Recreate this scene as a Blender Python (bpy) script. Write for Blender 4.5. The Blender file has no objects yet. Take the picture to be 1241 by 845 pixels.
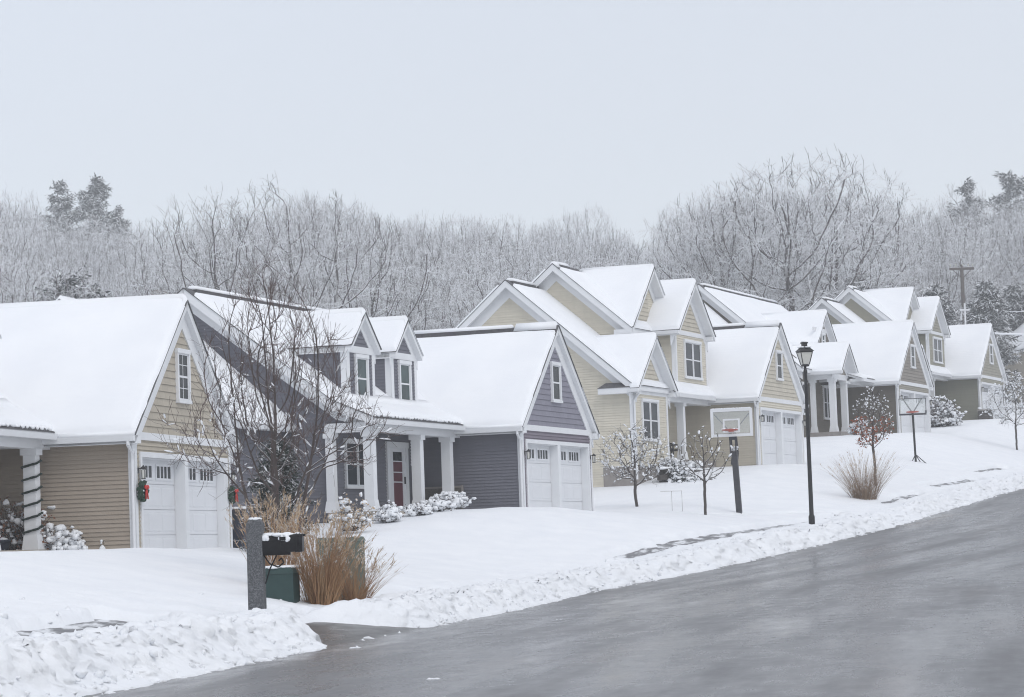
import bpy, bmesh, math, random
import numpy as np
from mathutils import Vector, Matrix

random.seed(7)
SC = bpy.context.scene
COL = SC.collection
R = math.radians

# ------------------------------------------------------------------ scene helpers
def tag(o, label=None, cat=None, group=None, kind=None):
    if label: o['label'] = label
    if cat: o['category'] = cat
    if group: o['group'] = group
    if kind: o['kind'] = kind
    return o

def thing(name, label, cat, loc=(0, 0, 0), rotz=0.0, group=None):
    o = bpy.data.objects.new(name, None)
    COL.objects.link(o)
    o.location = loc
    o.rotation_euler = (0, 0, rotz)
    o.empty_display_size = .3
    return tag(o, label, cat, group, 'thing')

def copy_tree(o, parent=None):
    c = o.copy()
    COL.objects.link(c)
    if parent: c.parent = parent
    for ch in o.children: copy_tree(ch, c)
    return c

class MB:
    """collects polygons and links them as one mesh object"""
    def __init__(s): s.v = []; s.f = []
    def add(s, vs, fs):
        b = len(s.v); s.v += [tuple(p) for p in vs]; s.f += [tuple(b + i for i in f) for f in fs]
    def box(s, a, b):
        (x0, y0, z0), (x1, y1, z1) = [tuple(map(min, a, b)), tuple(map(max, a, b))]
        s.add([(x0,y0,z0),(x1,y0,z0),(x1,y1,z0),(x0,y1,z0),(x0,y0,z1),(x1,y0,z1),(x1,y1,z1),(x0,y1,z1)],
              [(0,3,2,1),(4,5,6,7),(0,1,5,4),(1,2,6,5),(2,3,7,6),(3,0,4,7)])
        return s
    def hexa(s, lo, hi):
        """closed solid between two rings of equal length"""
        n = len(lo)
        s.add(list(lo) + list(hi), [tuple(range(n - 1, -1, -1)), tuple(range(n, 2 * n))] +
              [(i, (i + 1) % n, n + (i + 1) % n, n + i) for i in range(n)])
        return s
    def tube(s, p, q, r0, r1=None, n=8, caps=True):
        r1 = r0 if r1 is None else r1
        p, q = Vector(p), Vector(q); d = (q - p)
        if d.length < 1e-6: return s
        d.normalize(); a = d.orthogonal().normalized(); b = d.cross(a)
        lo = [p + (a * math.cos(2*math.pi*i/n) + b * math.sin(2*math.pi*i/n)) * r0 for i in range(n)]
        hi = [q + (a * math.cos(2*math.pi*i/n) + b * math.sin(2*math.pi*i/n)) * r1 for i in range(n)]
        if caps: s.hexa(lo, hi)
        else: s.add(lo + hi, [(i, (i+1) % n, n + (i+1) % n, n + i) for i in range(n)])
        return s
    def path(s, pts, rs, n=6):
        for i in range(len(pts) - 1): s.tube(pts[i], pts[i+1], rs[i], rs[i+1], n)
        return s
    def lathe(s, prof, c=(0, 0, 0), n=16):
        """prof = [(radius, z)]"""
        vs = []; fs = []
        for r, z in prof:
            for i in range(n):
                a = 2*math.pi*i/n; vs.append((c[0] + r*math.cos(a), c[1] + r*math.sin(a), c[2] + z))
        for k in range(len(prof) - 1):
            for i in range(n):
                j = (i + 1) % n
                fs.append((k*n+i, k*n+j, (k+1)*n+j, (k+1)*n+i))
        fs.append(tuple(range(n-1, -1, -1))); fs.append(tuple(range((len(prof)-1)*n, len(prof)*n)))
        s.add(vs, fs); return s
    def blob(s, c, rx, ry=None, rz=None, rough=.2, sub=1, rnd=random):
        ry = rx if ry is None else ry; rz = rx if rz is None else rz
        V, F = ICO[sub]
        ph = [rnd.uniform(0, 6.28) for _ in range(6)]
        out = []
        for x, y, z in V:
            k = 1 + rough*(math.sin(3.1*x+ph[0]) + math.sin(2.7*y+ph[1]) + math.sin(3.7*z+ph[2]) + .7*math.sin(6*x+5*y+ph[3]) + .7*math.sin(6*z-5*y+ph[4]))*.4
            out.append((c[0]+x*k*rx, c[1]+y*k*ry, c[2]+z*k*rz))
        s.add(out, F); return s
    def build(s, name, mat, parent=None, smooth=False, loc=None):
        me = bpy.data.meshes.new(name)
        me.from_pydata(s.v, [], s.f)
        if smooth:
            me.polygons.foreach_set('use_smooth', [True]*len(me.polygons))
        if mat: me.materials.append(mat)
        o = bpy.data.objects.new(name, me); COL.objects.link(o)
        if parent: o.parent = parent
        if loc: o.location = loc
        return o

def _ico(sub):
    bm = bmesh.new(); bmesh.ops.create_icosphere(bm, subdivisions=sub, radius=1)
    V = [tuple(v.co) for v in bm.verts]; F = [tuple(v.index for v in f.verts) for f in bm.faces]; bm.free()
    return V, F
ICO = {0: _ico(1), 1: _ico(2), 2: _ico(3)}

def np_mesh(name, V, F, mat, parent=None, smooth=False):
    """fast mesh from numpy arrays; F is (n,k) with a constant k"""
    me = bpy.data.meshes.new(name)
    V = np.ascontiguousarray(V, dtype=np.float32); F = np.ascontiguousarray(F, dtype=np.int32)
    n, k = F.shape
    me.vertices.add(len(V)); me.vertices.foreach_set('co', V.ravel())
    me.loops.add(n*k); me.loops.foreach_set('vertex_index', F.ravel())
    me.polygons.add(n); me.polygons.foreach_set('loop_start', np.arange(0, n*k, k, dtype=np.int32))
    me.polygons.foreach_set('loop_total', np.full(n, k, dtype=np.int32))
    if smooth: me.polygons.foreach_set('use_smooth', np.ones(n, dtype=bool))
    me.update(calc_edges=True); me.validate()
    if mat: me.materials.append(mat)
    o = bpy.data.objects.new(name, me); COL.objects.link(o)
    if parent: o.parent = parent
    return o

# ------------------------------------------------------------------ materials
class NT:
    def __init__(s, name):
        s.m = bpy.data.materials.new(name); s.m.use_nodes = True
        s.t = s.m.node_tree; s.b = s.t.nodes['Principled BSDF']; s.o = s.t.nodes['Material Output']
    def n(s, typ, **kw):
        x = s.t.nodes.new(typ)
        for k, v in kw.items():
            if k in x.inputs: x.inputs[k].default_value = v
            else: setattr(x, k, v)
        return x
    def l(s, a, b): s.t.links.new(a, b)
    def noise(s, vec, scale, detail=4, rough=.55):
        x = s.n('ShaderNodeTexNoise'); x.inputs['Scale'].default_value = scale
        x.inputs['Detail'].default_value = detail; x.inputs['Roughness'].default_value = rough
        if vec is not None: s.l(vec, x.inputs['Vector'])
        return x.outputs['Fac']
    def ramp(s, fac, stops):
        x = s.n('ShaderNodeValToRGB'); e = x.color_ramp.elements
        while len(e) < len(stops): e.new(.5)
        for k, (p, c) in enumerate(stops):
            e[k].position = p; e[k].color = (c, c, c, 1) if isinstance(c, (int, float)) else (*c, 1)
        s.l(fac, x.inputs['Fac']); return x.outputs['Color']
    def mix(s, fac, a, b, mode='MIX'):
        x = s.n('ShaderNodeMix', data_type='RGBA', blend_type=mode)
        for sock, val in ((x.inputs[0], fac), (x.inputs[6], a), (x.inputs[7], b)):
            if hasattr(val, 'links'): s.l(val, sock)
            else: sock.default_value = val if isinstance(val, (int, float)) else (*val, 1)
        return x.outputs[2]
    def math(s, op, a, b=0.0, clamp=False):
        x = s.n('ShaderNodeMath', operation=op, use_clamp=clamp)
        for sock, val in ((x.inputs[0], a), (x.inputs[1], b)):
            if hasattr(val, 'links'): s.l(val, sock)
            else: sock.default_value = val
        return x.outputs[0]
    def obj(s): return s.n('ShaderNodeTexCoord').outputs['Object']
    def scale(s, vec, sc):
        x = s.n('ShaderNodeMapping'); x.inputs['Scale'].default_value = sc; s.l(vec, x.inputs['Vector']); return x.outputs[0]
    def bump(s, h, strength=.3, dist=.02):
        x = s.n('ShaderNodeBump'); x.inputs['Strength'].default_value = strength; x.inputs['Distance'].default_value = dist
        s.l(h, x.inputs['Height']); s.l(x.outputs[0], s.b.inputs['Normal'])
    def base(s, c, rough=None, metal=None, spec=None):
        if hasattr(c, 'links'): s.l(c, s.b.inputs['Base Color'])
        else: s.b.inputs['Base Color'].default_value = (*c, 1)
        if rough is not None:
            if hasattr(rough, 'links'): s.l(rough, s.b.inputs['Roughness'])
            else: s.b.inputs['Roughness'].default_value = rough
        if metal is not None: s.b.inputs['Metallic'].default_value = metal
        if spec is not None: s.b.inputs['Specular IOR Level'].default_value = spec
        return s

def vary(c, k): return tuple(min(1, max(0, x*k)) for x in c)

def mat_plain(name, c, rough=.5, var=.12, scale=6, bump=0, spec=.4):
    m = NT(name); f = m.noise(m.obj(), scale)
    m.base(m.ramp(f, [(.25, vary(c, 1-var)), (.75, vary(c, 1+var))]), rough, spec=spec)
    if bump: m.bump(m.noise(m.obj(), scale*6), bump, .01)
    return m.m

def mat_siding(name, c, dirt=.1):
    """painted clapboard: slight board-to-board change, streaks and wear"""
    m = NT(name); o = m.obj()
    a = m.noise(m.scale(o, (.5, .5, 9)), 1.0, 3)
    b = m.noise(m.scale(o, (3, 3, .6)), 1.6, 5)
    c1 = m.ramp(a, [(.3, vary(c, .93)), (.7, vary(c, 1.06))])
    c2 = m.mix(m.ramp(b, [(.45, 0.0), (.8, dirt*2.2)]), c1, vary(c, .62))
    m.base(c2, .62, spec=.3)
    m.bump(m.noise(m.scale(o, (2, 2, 30)), 3, 3), .12, .004)
    return m.m

def mat_shingle(name, c):
    """shake-look gable cladding with butt joints cut as a surface pattern"""
    m = NT(name); o = m.obj()
    x = m.n('ShaderNodeTexBrick', offset=.5, squash=1.0)
    x.inputs['Scale'].default_value = 1; x.inputs['Brick Width'].default_value = .34; x.inputs['Row Height'].default_value = .155
    x.inputs['Mortar Size'].default_value = .006; x.inputs['Mortar Smooth'].default_value = .2
    x.inputs['Color1'].default_value = (*vary(c, .95), 1); x.inputs['Color2'].default_value = (*vary(c, 1.05), 1)
    x.inputs['Mortar'].default_value = (*vary(c, .72), 1)
    sp = m.n('ShaderNodeSeparateXYZ'); m.l(o, sp.inputs[0])
    cb = m.n('ShaderNodeCombineXYZ'); m.l(m.math('ADD', sp.outputs[0], sp.outputs[1]), cb.inputs[0]); m.l(sp.outputs[2], cb.inputs[1])
    m.l(cb.outputs[0], x.inputs['Vector'])
    m.base(m.mix(m.ramp(m.noise(o, 2.5), [(.35, 0.0), (.8, .25)]), x.outputs['Color'], vary(c, .75)), .65, spec=.3)
    return m.m

def mat_snow(name, bumpscale=9, strength=.25, dist=.03):
    m = NT(name); o = m.obj()
    f = m.noise(o, 1.3, 4)
    m.base(m.ramp(f, [(.3, (.84, .865, .90)), (.7, (.90, .92, .945))]), .75, spec=.25)
    m.bump(m.math('ADD', m.noise(o, bumpscale, 5), m.math('MULTIPLY', m.noise(o, bumpscale*7, 3), .35)), strength, dist)
    return m.m

def mat_twig(name, bark, thr=.25, soft=.25, snow=(.86, .88, .91), nscale=3.0, amount=.5):
    """bark with snow lying on everything that faces up"""
    m = NT(name); g = m.n('ShaderNodeNewGeometry')
    sp = m.n('ShaderNodeSeparateXYZ'); m.l(g.outputs['True Normal'], sp.inputs[0])
    o = m.obj(); f = m.noise(o, nscale, 3)
    up = m.math('ADD', sp.outputs[2], m.math('MULTIPLY', m.math('SUBTRACT', f, .5), amount*2))
    k = m.ramp(up, [(max(0, thr-soft/2), 0.0), (min(1, thr+soft/2), 1.0)])
    c = m.ramp(m.noise(o, 1.2, 2), [(.3, vary(bark, .8)), (.7, vary(bark, 1.25))])
    m.base(m.mix(k, c, snow), .85, spec=.2)
    return m.m

def mat_glass(name, c=(.022, .027, .032), rough=.1):
    m = NT(name); o = m.obj()
    f = m.noise(o, .9, 2)
    m.base(m.ramp(f, [(.3, vary(c, .6)), (.7, vary(c, 1.5))]), rough, spec=.09)
    return m.m

M = {}
M['white'] = mat_plain('white_trim_paint', (.74, .755, .775), .5, .04, 2, .05)
M['door_white'] = mat_plain('garage_door_paint', (.70, .715, .74), .45, .03, 2)
M['shingle'] = mat_plain('dark_roof_shingle', (.10, .10, .105), .8, .3, 14, .3)
def _roofsnow():
    m = NT('roof_snow_cover'); o = m.obj(); f = m.noise(o, .8, 4)
    m.base(m.ramp(f, [(.3, (.85, .872, .905)), (.7, (.90, .918, .942))]), .75, spec=.25)
    sp = m.n('ShaderNodeSeparateXYZ'); m.l(o, sp.inputs[0])
    wob = m.math('ADD', sp.outputs[2], m.math('MULTIPLY', m.noise(o, 1.7, 2), .05))
    wv = m.math('SINE', m.math('MULTIPLY', wob, 6.2832/.105))
    k = m.math('MULTIPLY', wv, m.ramp(m.noise(m.scale(o, (.5, .5, 1.5)), 1.2, 3), [(.35, 0.0), (.65, 1.0)]))
    m.bump(m.math('ADD', m.math('MULTIPLY', k, .22), m.noise(o, 4, 5)), .22, .03); return m.m
M['roof_snow'] = _roofsnow()
M['snow'] = mat_snow('fresh_snow', 14, .55, .035)
M['glass'] = mat_glass('dark_window_glass')
M['glass_teal'] = mat_glass('greenish_window_glass', (.055, .08, .08), .12)
M['concrete'] = mat_plain('foundation_concrete', (.27, .25, .235), .8, .15, 4, .2)
M['black_metal'] = mat_plain('black_painted_metal', (.018, .018, .02), .45, .3, 10)
M['granite'] = None
M['curtain'] = mat_plain('white_blind', (.6, .6, .6), .8, .05)
M['red_door'] = mat_plain('dark_red_door_paint', (.105, .02, .032), .4, .15)
M['dark'] = mat_plain('dark_interior', (.025, .027, .03), .6, .3)
def _granite():
    m = NT('grey_granite'); o = m.obj()
    v = m.noise(o, 55, 2, .8); w = m.noise(o, 9, 4)
    m.base(m.mix(m.ramp(w, [(.3, 0.0), (.8, .5)]), m.ramp(v, [(.36, (.045, .047, .052)), (.5, (.095, .10, .108)), (.64, (.20, .21, .225))]), (.06, .063, .07)), .7)
    m.bump(m.noise(o, 40, 4), .5, .01); return m.m
M['granite'] = _granite()
# ------------------------------------------------------------------ value noise in numpy
def _h(ix, iy, seed):
    h = (ix.astype(np.int64)*374761393 + iy.astype(np.int64)*668265263 + seed*1442695041) & 0x7fffffff
    h = ((h ^ (h >> 13))*1274126177) & 0x7fffffff
    return ((h ^ (h >> 16)) & 0xffff)/65535.0
def vnoise(x, y, seed=0):
    x = np.asarray(x, float); y = np.asarray(y, float)
    ix = np.floor(x); iy = np.floor(y); fx = x-ix; fy = y-iy
    ix = ix.astype(np.int64); iy = iy.astype(np.int64)
    fx = fx*fx*fx*(fx*(fx*6-15)+10); fy = fy*fy*fy*(fy*(fy*6-15)+10)
    a = _h(ix, iy, seed); b = _h(ix+1, iy, seed); c = _h(ix, iy+1, seed); d = _h(ix+1, iy+1, seed)
    return (a*(1-fx)+b*fx)*(1-fy)+(c*(1-fx)+d*fx)*fy
def fbm(x, y, seed=0, oct=4):
    x, y = np.asarray(x, float), np.asarray(y, float); x, y = x*.8-y*.6, x*.6+y*.8
    t = 0; a = .5; f = 1
    for k in range(oct): t = t + a*vnoise(x*f, y*f, seed+k*17); a *= .5; f *= 2.03; x, y = x*.6+y*.8, y*.6-x*.8
    return t
def smooth(a, b, x): t = np.clip((x-a)/(b-a), 0, 1); return t*t*(3-2*t)

# ------------------------------------------------------------------ street layout: s runs along the kerb, n away from it towards the houses
HOUSE={1:(11.50,-7.175,60.27,-.031),2:(18.62,1.206,80.36,.717),3:(20.76,10.292,107.78,2.656),4:(21.44,19.56,136.17,4.608),5:(21.8,27.5,160.0,6.08)}
SETBACK=8.6
def build_curve():
    hs=[HOUSE[i] for i in range(1,6)]
    knots=[(-21.0,-6.0,9.0)]  # X,Y,yaw house-line knots before first house
    k0=np.array(hs[0][1:3]); 
    pts=[(k0-75*np.array([math.sin(math.radians(9.6)),math.cos(math.radians(9.6))]),9.0)]
    for h in hs: pts.append((np.array(h[1:3]),h[0]))
    e=pts[-1][0]+160*np.array([math.sin(math.radians(23)),math.cos(math.radians(23))]); pts.append((e,24.0))
    out=[];
    for k in range(len(pts)-1):
        (p0,y0),(p1,y1)=pts[k],pts[k+1]; L=np.linalg.norm(p1-p0)
        d0=np.array([math.sin(math.radians(y0)),math.cos(math.radians(y0))])*L; d1=np.array([math.sin(math.radians(y1)),math.cos(math.radians(y1))])*L
        n=max(8,int(L/.5))
        for t in np.linspace(0,1,n,endpoint=False):
            out.append((2*t**3-3*t**2+1)*p0+(t**3-2*t**2+t)*d0+(-2*t**3+3*t**2)*p1+(t**3-t**2)*d1)
    out=np.array(out)
    T=np.gradient(out,axis=0); T/=np.linalg.norm(T,axis=1)[:,None]
    K=out+SETBACK*np.stack([T[:,1],-T[:,0]],1)      # kerb line
    ss=np.concatenate([[0],np.cumsum(np.linalg.norm(np.diff(K,axis=0),axis=1))])
    # s=0 at the first house
    i0=np.argmin(np.linalg.norm(out-k0,axis=1)); ss=ss-ss[i0]
    T=np.gradient(K,axis=0); T/=np.linalg.norm(T,axis=1)[:,None]
    return ss,K,T
CS,CK,CT=build_curve()
def kerb(s):
    s=np.asarray(s,float)
    return np.stack([np.interp(s,CS,CK[:,0]),np.interp(s,CS,CK[:,1])],-1), np.stack([np.interp(s,CS,CT[:,0]),np.interp(s,CS,CT[:,1])],-1)
def sn_to_xy(s,n):
    k,t=kerb(s); t=t/np.linalg.norm(t,axis=-1,keepdims=True)
    return k[...,0]-np.asarray(n)*t[...,1], k[...,1]+np.asarray(n)*t[...,0]
def xy_to_sn(x,y):
    p=np.array([x,y]); d=CK-p; i=int(np.argmin((d**2).sum(1))); r=p-CK[i]; t=CT[i]
    return CS[i]+r@t, -r[0]*t[1]+r[1]*t[0]
RZ=np.array([(-120,-1.6),(-60,-1.5),(-30.7,-1.33),(-21.7,-1.27),(-12.3,-1.2),(-5.9,-1.16),(.7,-1.05),(5,-.92),(8,-.78),(12.5,-.51),(16.5,-.27),(20.8,-.05),(28,.24),(40,.82),(53,1.53),(90,3.4),(130,5.3),(320,15)])
HZ=np.array([(-120,-1.2),(-40,-.6),(-18,.05),(-6,.10),(3.5,.0),(8,.45),(11,.88),(16,.95),(19,.82),(24,.72),(30,1.0),(36,1.6),(41,2.3),(46,2.62),(53,2.66),(60,3.2),(67,4.2),(75,4.6),(83,4.64),(92,5.5),(100,6.05),(108,6.1),(125,7.2),(320,19)])
def sm(tab,s,r=1.5):
    return (np.interp(s-r,tab[:,0],tab[:,1])+2*np.interp(s,tab[:,0],tab[:,1])+np.interp(s+r,tab[:,0],tab[:,1]))/4
def road_z(s): return sm(RZ,s,2.5)
def ground_base(s,n):
    s=np.asarray(s,float); n=np.asarray(n,float)
    t=np.clip((n-.2)/7.2,0,1); t=t*(1-.15)+.15*(t*t*(3-2*t))
    z=road_z(s)*(1-t)+sm(HZ,s,2)*t
    z=z+np.clip(n-14,0,26)*.03+np.clip(n-40,0,160)*.095+np.clip(n-200,0,400)*.03
    return z+.12*np.clip(n/.6,0,1)

def seg_mask(s, n, a, b, half, soft=.25):
    """1 inside a strip from a=(s,n) to b"""
    ax, ay = a; bx, by = b; dx, dy = bx-ax, by-ay; L2 = dx*dx+dy*dy
    t = np.clip(((s-ax)*dx+(n-ay)*dy)/L2, 0, 1)
    d = np.hypot(s-(ax+t*dx), n-(ay+t*dy))
    return 1-smooth(half-soft/2, half+soft/2, d)
CLEARED = [((8.3, 2.05), (12, 2.3), .30), ((12, 2.3), (24.5, 2.6), .36), ((24.5, 2.6), (30.5, 2.3), .22),
           ((31.2, 2.5), (25.5, 5.9), .24), ((25.5, 5.9), (24.6, 6.6), .15),
           ((36.4, 2.1), (42.5, 1.95), .26), ((46.6, 2.35), (55.2, 2.2), .36), ((59.2, 2.9), (64.5, 2.1), .3),
           ((-24.8, 2.6), (-21.4, 2.6), .50), ((-33, 2.5), (-25.5, 2.6), .22), ((-18.4, 2.3), (-15.2, 1.7), .2)]
def ground_full(s, n):
    s = np.asarray(s, float); n = np.asarray(n, float)
    e = (fbm(s*1.1, n*0+3.3, 5, 4)-.47)*.5            # ragged plough edge
    ne = n+e*np.clip(1.2-n, 0, 1)
    z = ground_base(s, n)
    # plough bank
    near = 1-smooth(-20, -13, s)
    h = (.27-.08*smooth(-25, -20, s))*near+.20*(1-near)*(1-.25*smooth(18, 34, s))
    h = h*(.75+.5*vnoise(s*.45, 1.7, 31))
    prof = smooth(-.03, .52+.2*near, ne)*(1-smooth(.55+.25*near, 1.7+.5*near, ne))
    w = n*1.05                                          # the gap left for the apron, slanting
    gap = smooth(-21.0+w*1.3, -20.2+w*1.3, s)*(1-smooth(-15.3-w*.5, -14.4-w*.5, s))*(1-smooth(1.25, 1.9, n))
    gap2 = smooth(27.0, 28.2, s)*(1-smooth(31.0, 32.5, s))*(1-smooth(.8, 1.5, n))*.75
    prof = prof*(1-gap)*(1-gap2)
    lump = fbm(s*2.1, n*2.8, 11, 5)-.45
    lump2 = np.abs(fbm(s*5.3, n*5.6, 23, 4)-.45)
    groove = (vnoise(s*2.3+n*.5, n*.5, 41)-.5)*smooth(0, .25, ne)*(1-smooth(.3, .75, ne))
    z = z+prof*(h+.17*lump+.22*lump2+.14*groove+.11*(fbm(s*8, n*9, 29, 4)-.45))
    # trampled and thrown snow beside the bank, soft lawn beyond
    rough = (1-smooth(2.2+2.0*near, 3.2+2.4*near, n))
    z = z+rough*(.10*(fbm(s*1.3, n*1.6, 53, 4)-.47)+.08*(np.abs(fbm(s*3.5, n*3.7, 61, 3)-.45)))*smooth(.3, 1.0, n)*(1-gap)
    z = z+.10*(fbm(s*.33, n*.4, 71, 3)-.45)*smooth(1, 4, n)+.018*(fbm(s*1.4, n*1.4, 77, 3)-.45)*smooth(2, 5, n)
    cut = np.maximum(gap*.9, 0)
    for a, b, hw in CLEARED:
        edge = (fbm(s*1.5, n*1.9, 83, 3)-.47)*.55
        cut = np.maximum(cut, seg_mask(s, n+edge*.5, a, b, hw, .16))
    z = z-cut*.24*(1-.0*n)
    out = smooth(.02, -.06, -ne)
    z = z*out+(road_z(s)-.10)*(1-out)                   # dives under the asphalt in front of the ragged edge
    return z
def ground_at(x, y):
    s, n = xy_to_sn(x, y)
    return float(ground_full(np.array([s]), np.array([n]))[0]) if n > -.3 else float(road_z(s))

def rng(*segs):
    out = []
    for a, b, st in segs: out += list(np.arange(a, b, st))
    return np.array(out)
def grid_mesh(name, S, N, zf, mat, smooth_=True, uv=False, nshift=None):
    s, n = np.meshgrid(S, N, indexing='ij')
    z = zf(s, n)
    x, y = sn_to_xy(s, n+(nshift(s, n) if nshift else 0))
    V = np.stack([x, y, z], -1).reshape(-1, 3)
    a, b = len(S), len(N); i = np.arange(a*b).reshape(a, b)
    F = np.stack([i[:-1, :-1], i[:-1, 1:], i[1:, 1:], i[1:, :-1]], -1).reshape(-1, 4)[:, ::-1]
    o = np_mesh(name, V, F, mat, None, smooth_)
    if uv:
        l = o.data.uv_layers.new(name='street')
        vi = np.empty(len(o.data.loops), np.int32); o.data.loops.foreach_get('vertex_index', vi)
        U = np.stack([s.ravel(), n.ravel()], -1)[vi].astype(np.float32)
        l.data.foreach_set('uv', U.ravel())
    return o

grow = [9]
while grow[-1] < 700: grow.append(grow[-1]*1.085+.6)
N_G = np.concatenate([rng((-.40, 1.6, .042), (1.6, 4.2, .09), (4.2, 9, .3)), np.array(grow)])
S_G = rng((-75, -34, 1), (-34, -5, .075), (-5, 40, .11), (40, 75, .25), (75, 330, 2.2))
def bank_bulge(s, n):
    k = smooth(.02, .15, n)*(1-smooth(.5, 1.6, n))
    return k*(.26*(fbm(s*3.3, n*6.5, 101, 4)-.45)+.26*(np.abs(fbm(s*6.5, n*12, 107, 4)-.46)-.1))
ground = grid_mesh('ground', S_G, N_G, ground_full, M['snow'], nshift=bank_bulge)
tag(ground, 'snow covered lawns with a ploughed bank along the street', None, None, 'structure')
verge = grid_mesh('verge', rng((-75, 330, 1.5)), rng((-90, -13, 3), (-13, -10.9, .3)),
                  lambda s, n: road_z(s)+.05+.3*smooth(-11, -12, n)+.15*(fbm(s*.5, n*.6, 3)-.4), M['snow'])
tag(verge, 'snowy verge on the far side of the street', None, None, 'structure')

def _asphalt():
    m = NT('wet_asphalt'); uv = m.n('ShaderNodeUVMap', uv_map='street').outputs[0]
    streak = m.noise(m.scale(uv, (.07, .9, 1)), 1.0, 6, .6)
    fine = m.noise(m.scale(uv, (.9, 2.2, 1)), 1.0, 6, .65)
    blot = m.noise(m.scale(uv, (.30, .36, 1)), 1.0, 5, .6)
    grain = m.noise(uv, 90, 2)
    c = m.ramp(blot, [(.3, (.055, .055, .061)), (.5, (.080, .080, .086)), (.7, (.115, .115, .12))])
    c = m.mix(m.ramp(streak, [(.42, 0.0), (.68, .6)]), c, (.17, .168, .172))
    c = m.mix(m.ramp(m.noise(m.scale(uv, (.03, 1.6, 1)), 1.7, 3), [(.5, 0.0), (.62, .55)]), c, (.052, .052, .056))
    c = m.mix(m.ramp(fine, [(.45, 0.0), (.85, .55)]), c, (.185, .185, .192))
    c = m.mix(m.ramp(m.noise(m.scale(uv, (.10, .7, 1)), 1.0, 5), [(.56, 0.0), (.75, .40)]), c, (.15, .125, .11))
    c = m.mix(m.ramp(grain, [(.4, 0.0), (.75, .2)]), c, (.20, .20, .205))
    # thin wet slush films: pale patches
    sl = m.noise(m.scale(uv, (.8, 2.6, 1)), 1.0, 4)
    sl2 = m.noise(m.scale(uv, (.12, .2, 1)), 1.0, 2)
    k = m.math('MULTIPLY', m.ramp(sl, [(.63, 0.0), (.78, .7)]), m.ramp(sl2, [(.54, 0.0), (.64, 1.0)]))
    c = m.mix(k, c, (.42, .43, .45))
    dk = m.math('MULTIPLY', m.ramp(m.noise(m.scale(uv, (1.1, 3.0, 1)), 1.0, 4), [(.68, 0.0), (.74, .8)]), m.ramp(m.noise(m.scale(uv, (.15, .3, 1)), 1.3, 2), [(.5, 0.0), (.6, 1.0)]))
    c = m.mix(dk, c, (.05, .045, .042))
    # tan sand dragged out where a driveway meets the street
    sx_ = m.n('ShaderNodeSeparateXYZ'); m.l(uv, sx_.inputs[0])
    near_ = m.math('LESS_THAN', m.math('ABSOLUTE', m.math('ADD', sx_.outputs[0], -30.0)), 4.5)
    sand = m.math('MULTIPLY', m.math('MULTIPLY', near_, m.ramp(m.math('ADD', m.math('MULTIPLY', sx_.outputs[1], .45), 1.0), [(.35, 0.0), (.85, 1.0)])), m.ramp(m.noise(m.scale(uv, (.8, 1.6, 1)), 1.4, 5), [(.45, 0.0), (.62, .8)]))
    c = m.mix(sand, c, (.19, .15, .115))
    # worn remnants of the double centre line
    spn = m.n('ShaderNodeSeparateXYZ'); m.l(uv, spn.inputs[0]); nn = spn.outputs[1]
    def band(c0, h): return m.math('LESS_THAN', m.math('ABSOLUTE', m.math('ADD', nn, -c0)), h)
    ln = m.math('MAXIMUM', band(-5.35, .06), band(-5.65, .06))
    ln = m.math('MULTIPLY', m.math('MULTIPLY', ln, m.ramp(m.noise(m.scale(uv, (.5, 3, 1)), 1.0, 5), [(.42, 0.0), (.65, .55)])), m.math('GREATER_THAN', spn.outputs[0], 16.0))
    c = m.mix(ln, c, (.36, .27, .16))
    # gritty meltwater darkens the gutter beside the plough bank; sand where cars turn in
    gt = m.math('MULTIPLY', m.ramp(m.math('ADD', nn, m.math('MULTIPLY', m.noise(m.scale(uv, (1.2, 1.2, 1)), 1.0, 4), .9)), [(0.0, 0.0), (.45, .75)]), 1.0)
    c = m.mix(gt, c, (.042, .039, .037))
    m.base(c, m.ramp(m.math('ADD', m.math('MULTIPLY', m.noise(m.scale(uv, (.07, .7, 1)), 1.0, 5), .65), m.math('MULTIPLY', fine, .35)), [(.34, .13), (.48, .25), (.62, .44)]), spec=.5)
    m.bump(m.math('ADD', m.noise(uv, 45, 3), m.math('MULTIPLY', fine, .6)), .10, .005)
    return m.m
M['asphalt'] = _asphalt()
def apron_rise(s, n):
    """the street dips under the bank except in the gap, where a driveway apron climbs from it"""
    k = smooth(-23.5, -22.5, s)*(1-smooth(-13, -12, s))
    return -.25*smooth(.3, .8, n)*(1-k)+k*np.clip(n, 0, 2)*.14
road = grid_mesh('road', rng((-75, 60, .6), (60, 330, 2)), rng((-11.3, -.2, .25), (-.2, 2.0, .15)),
                 lambda s, n: road_z(s)-.0006*(n+5.5)**2+.012*(fbm(s*.12, n*.5, 91, 3)-.45)+apron_rise(s, n), M['asphalt'], True, True)
tag(road, 'wet grey asphalt street climbing to the right', None, None, 'structure')

def _paving():
    m = NT('slushy_pavement'); uv = m.n('ShaderNodeUVMap', uv_map='street').outputs[0]
    a = m.noise(m.scale(uv, (1, 2.4, 1)), 1.6, 6, .6)
    c = m.ramp(m.noise(uv, 4, 5), [(.3, (.085, .085, .092)), (.7, (.16, .16, .168))])
    k = m.ramp(a, [(.47, 0.0), (.58, .9)])
    m.base(m.mix(k, c, (.8, .82, .85)), .45)
    m.bump(m.noise(uv, 12, 4), .3, .02); return m.m
M['paving'] = _paving()
sidewalk = grid_mesh('sidewalk', rng((-36, 75, .5)), rng((1.5, 3.6, .3)), lambda s, n: ground_base(s, n)-.135, M['paving'], True, True)
tag(sidewalk, 'half cleared slushy pavement along the street', None, None, 'structure')
driveway = grid_mesh('driveway', rng((20, 33, .5)), rng((3.6, 8, .3)), lambda s, n: ground_base(s, n)-.135, M['paving'], True, True)
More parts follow.
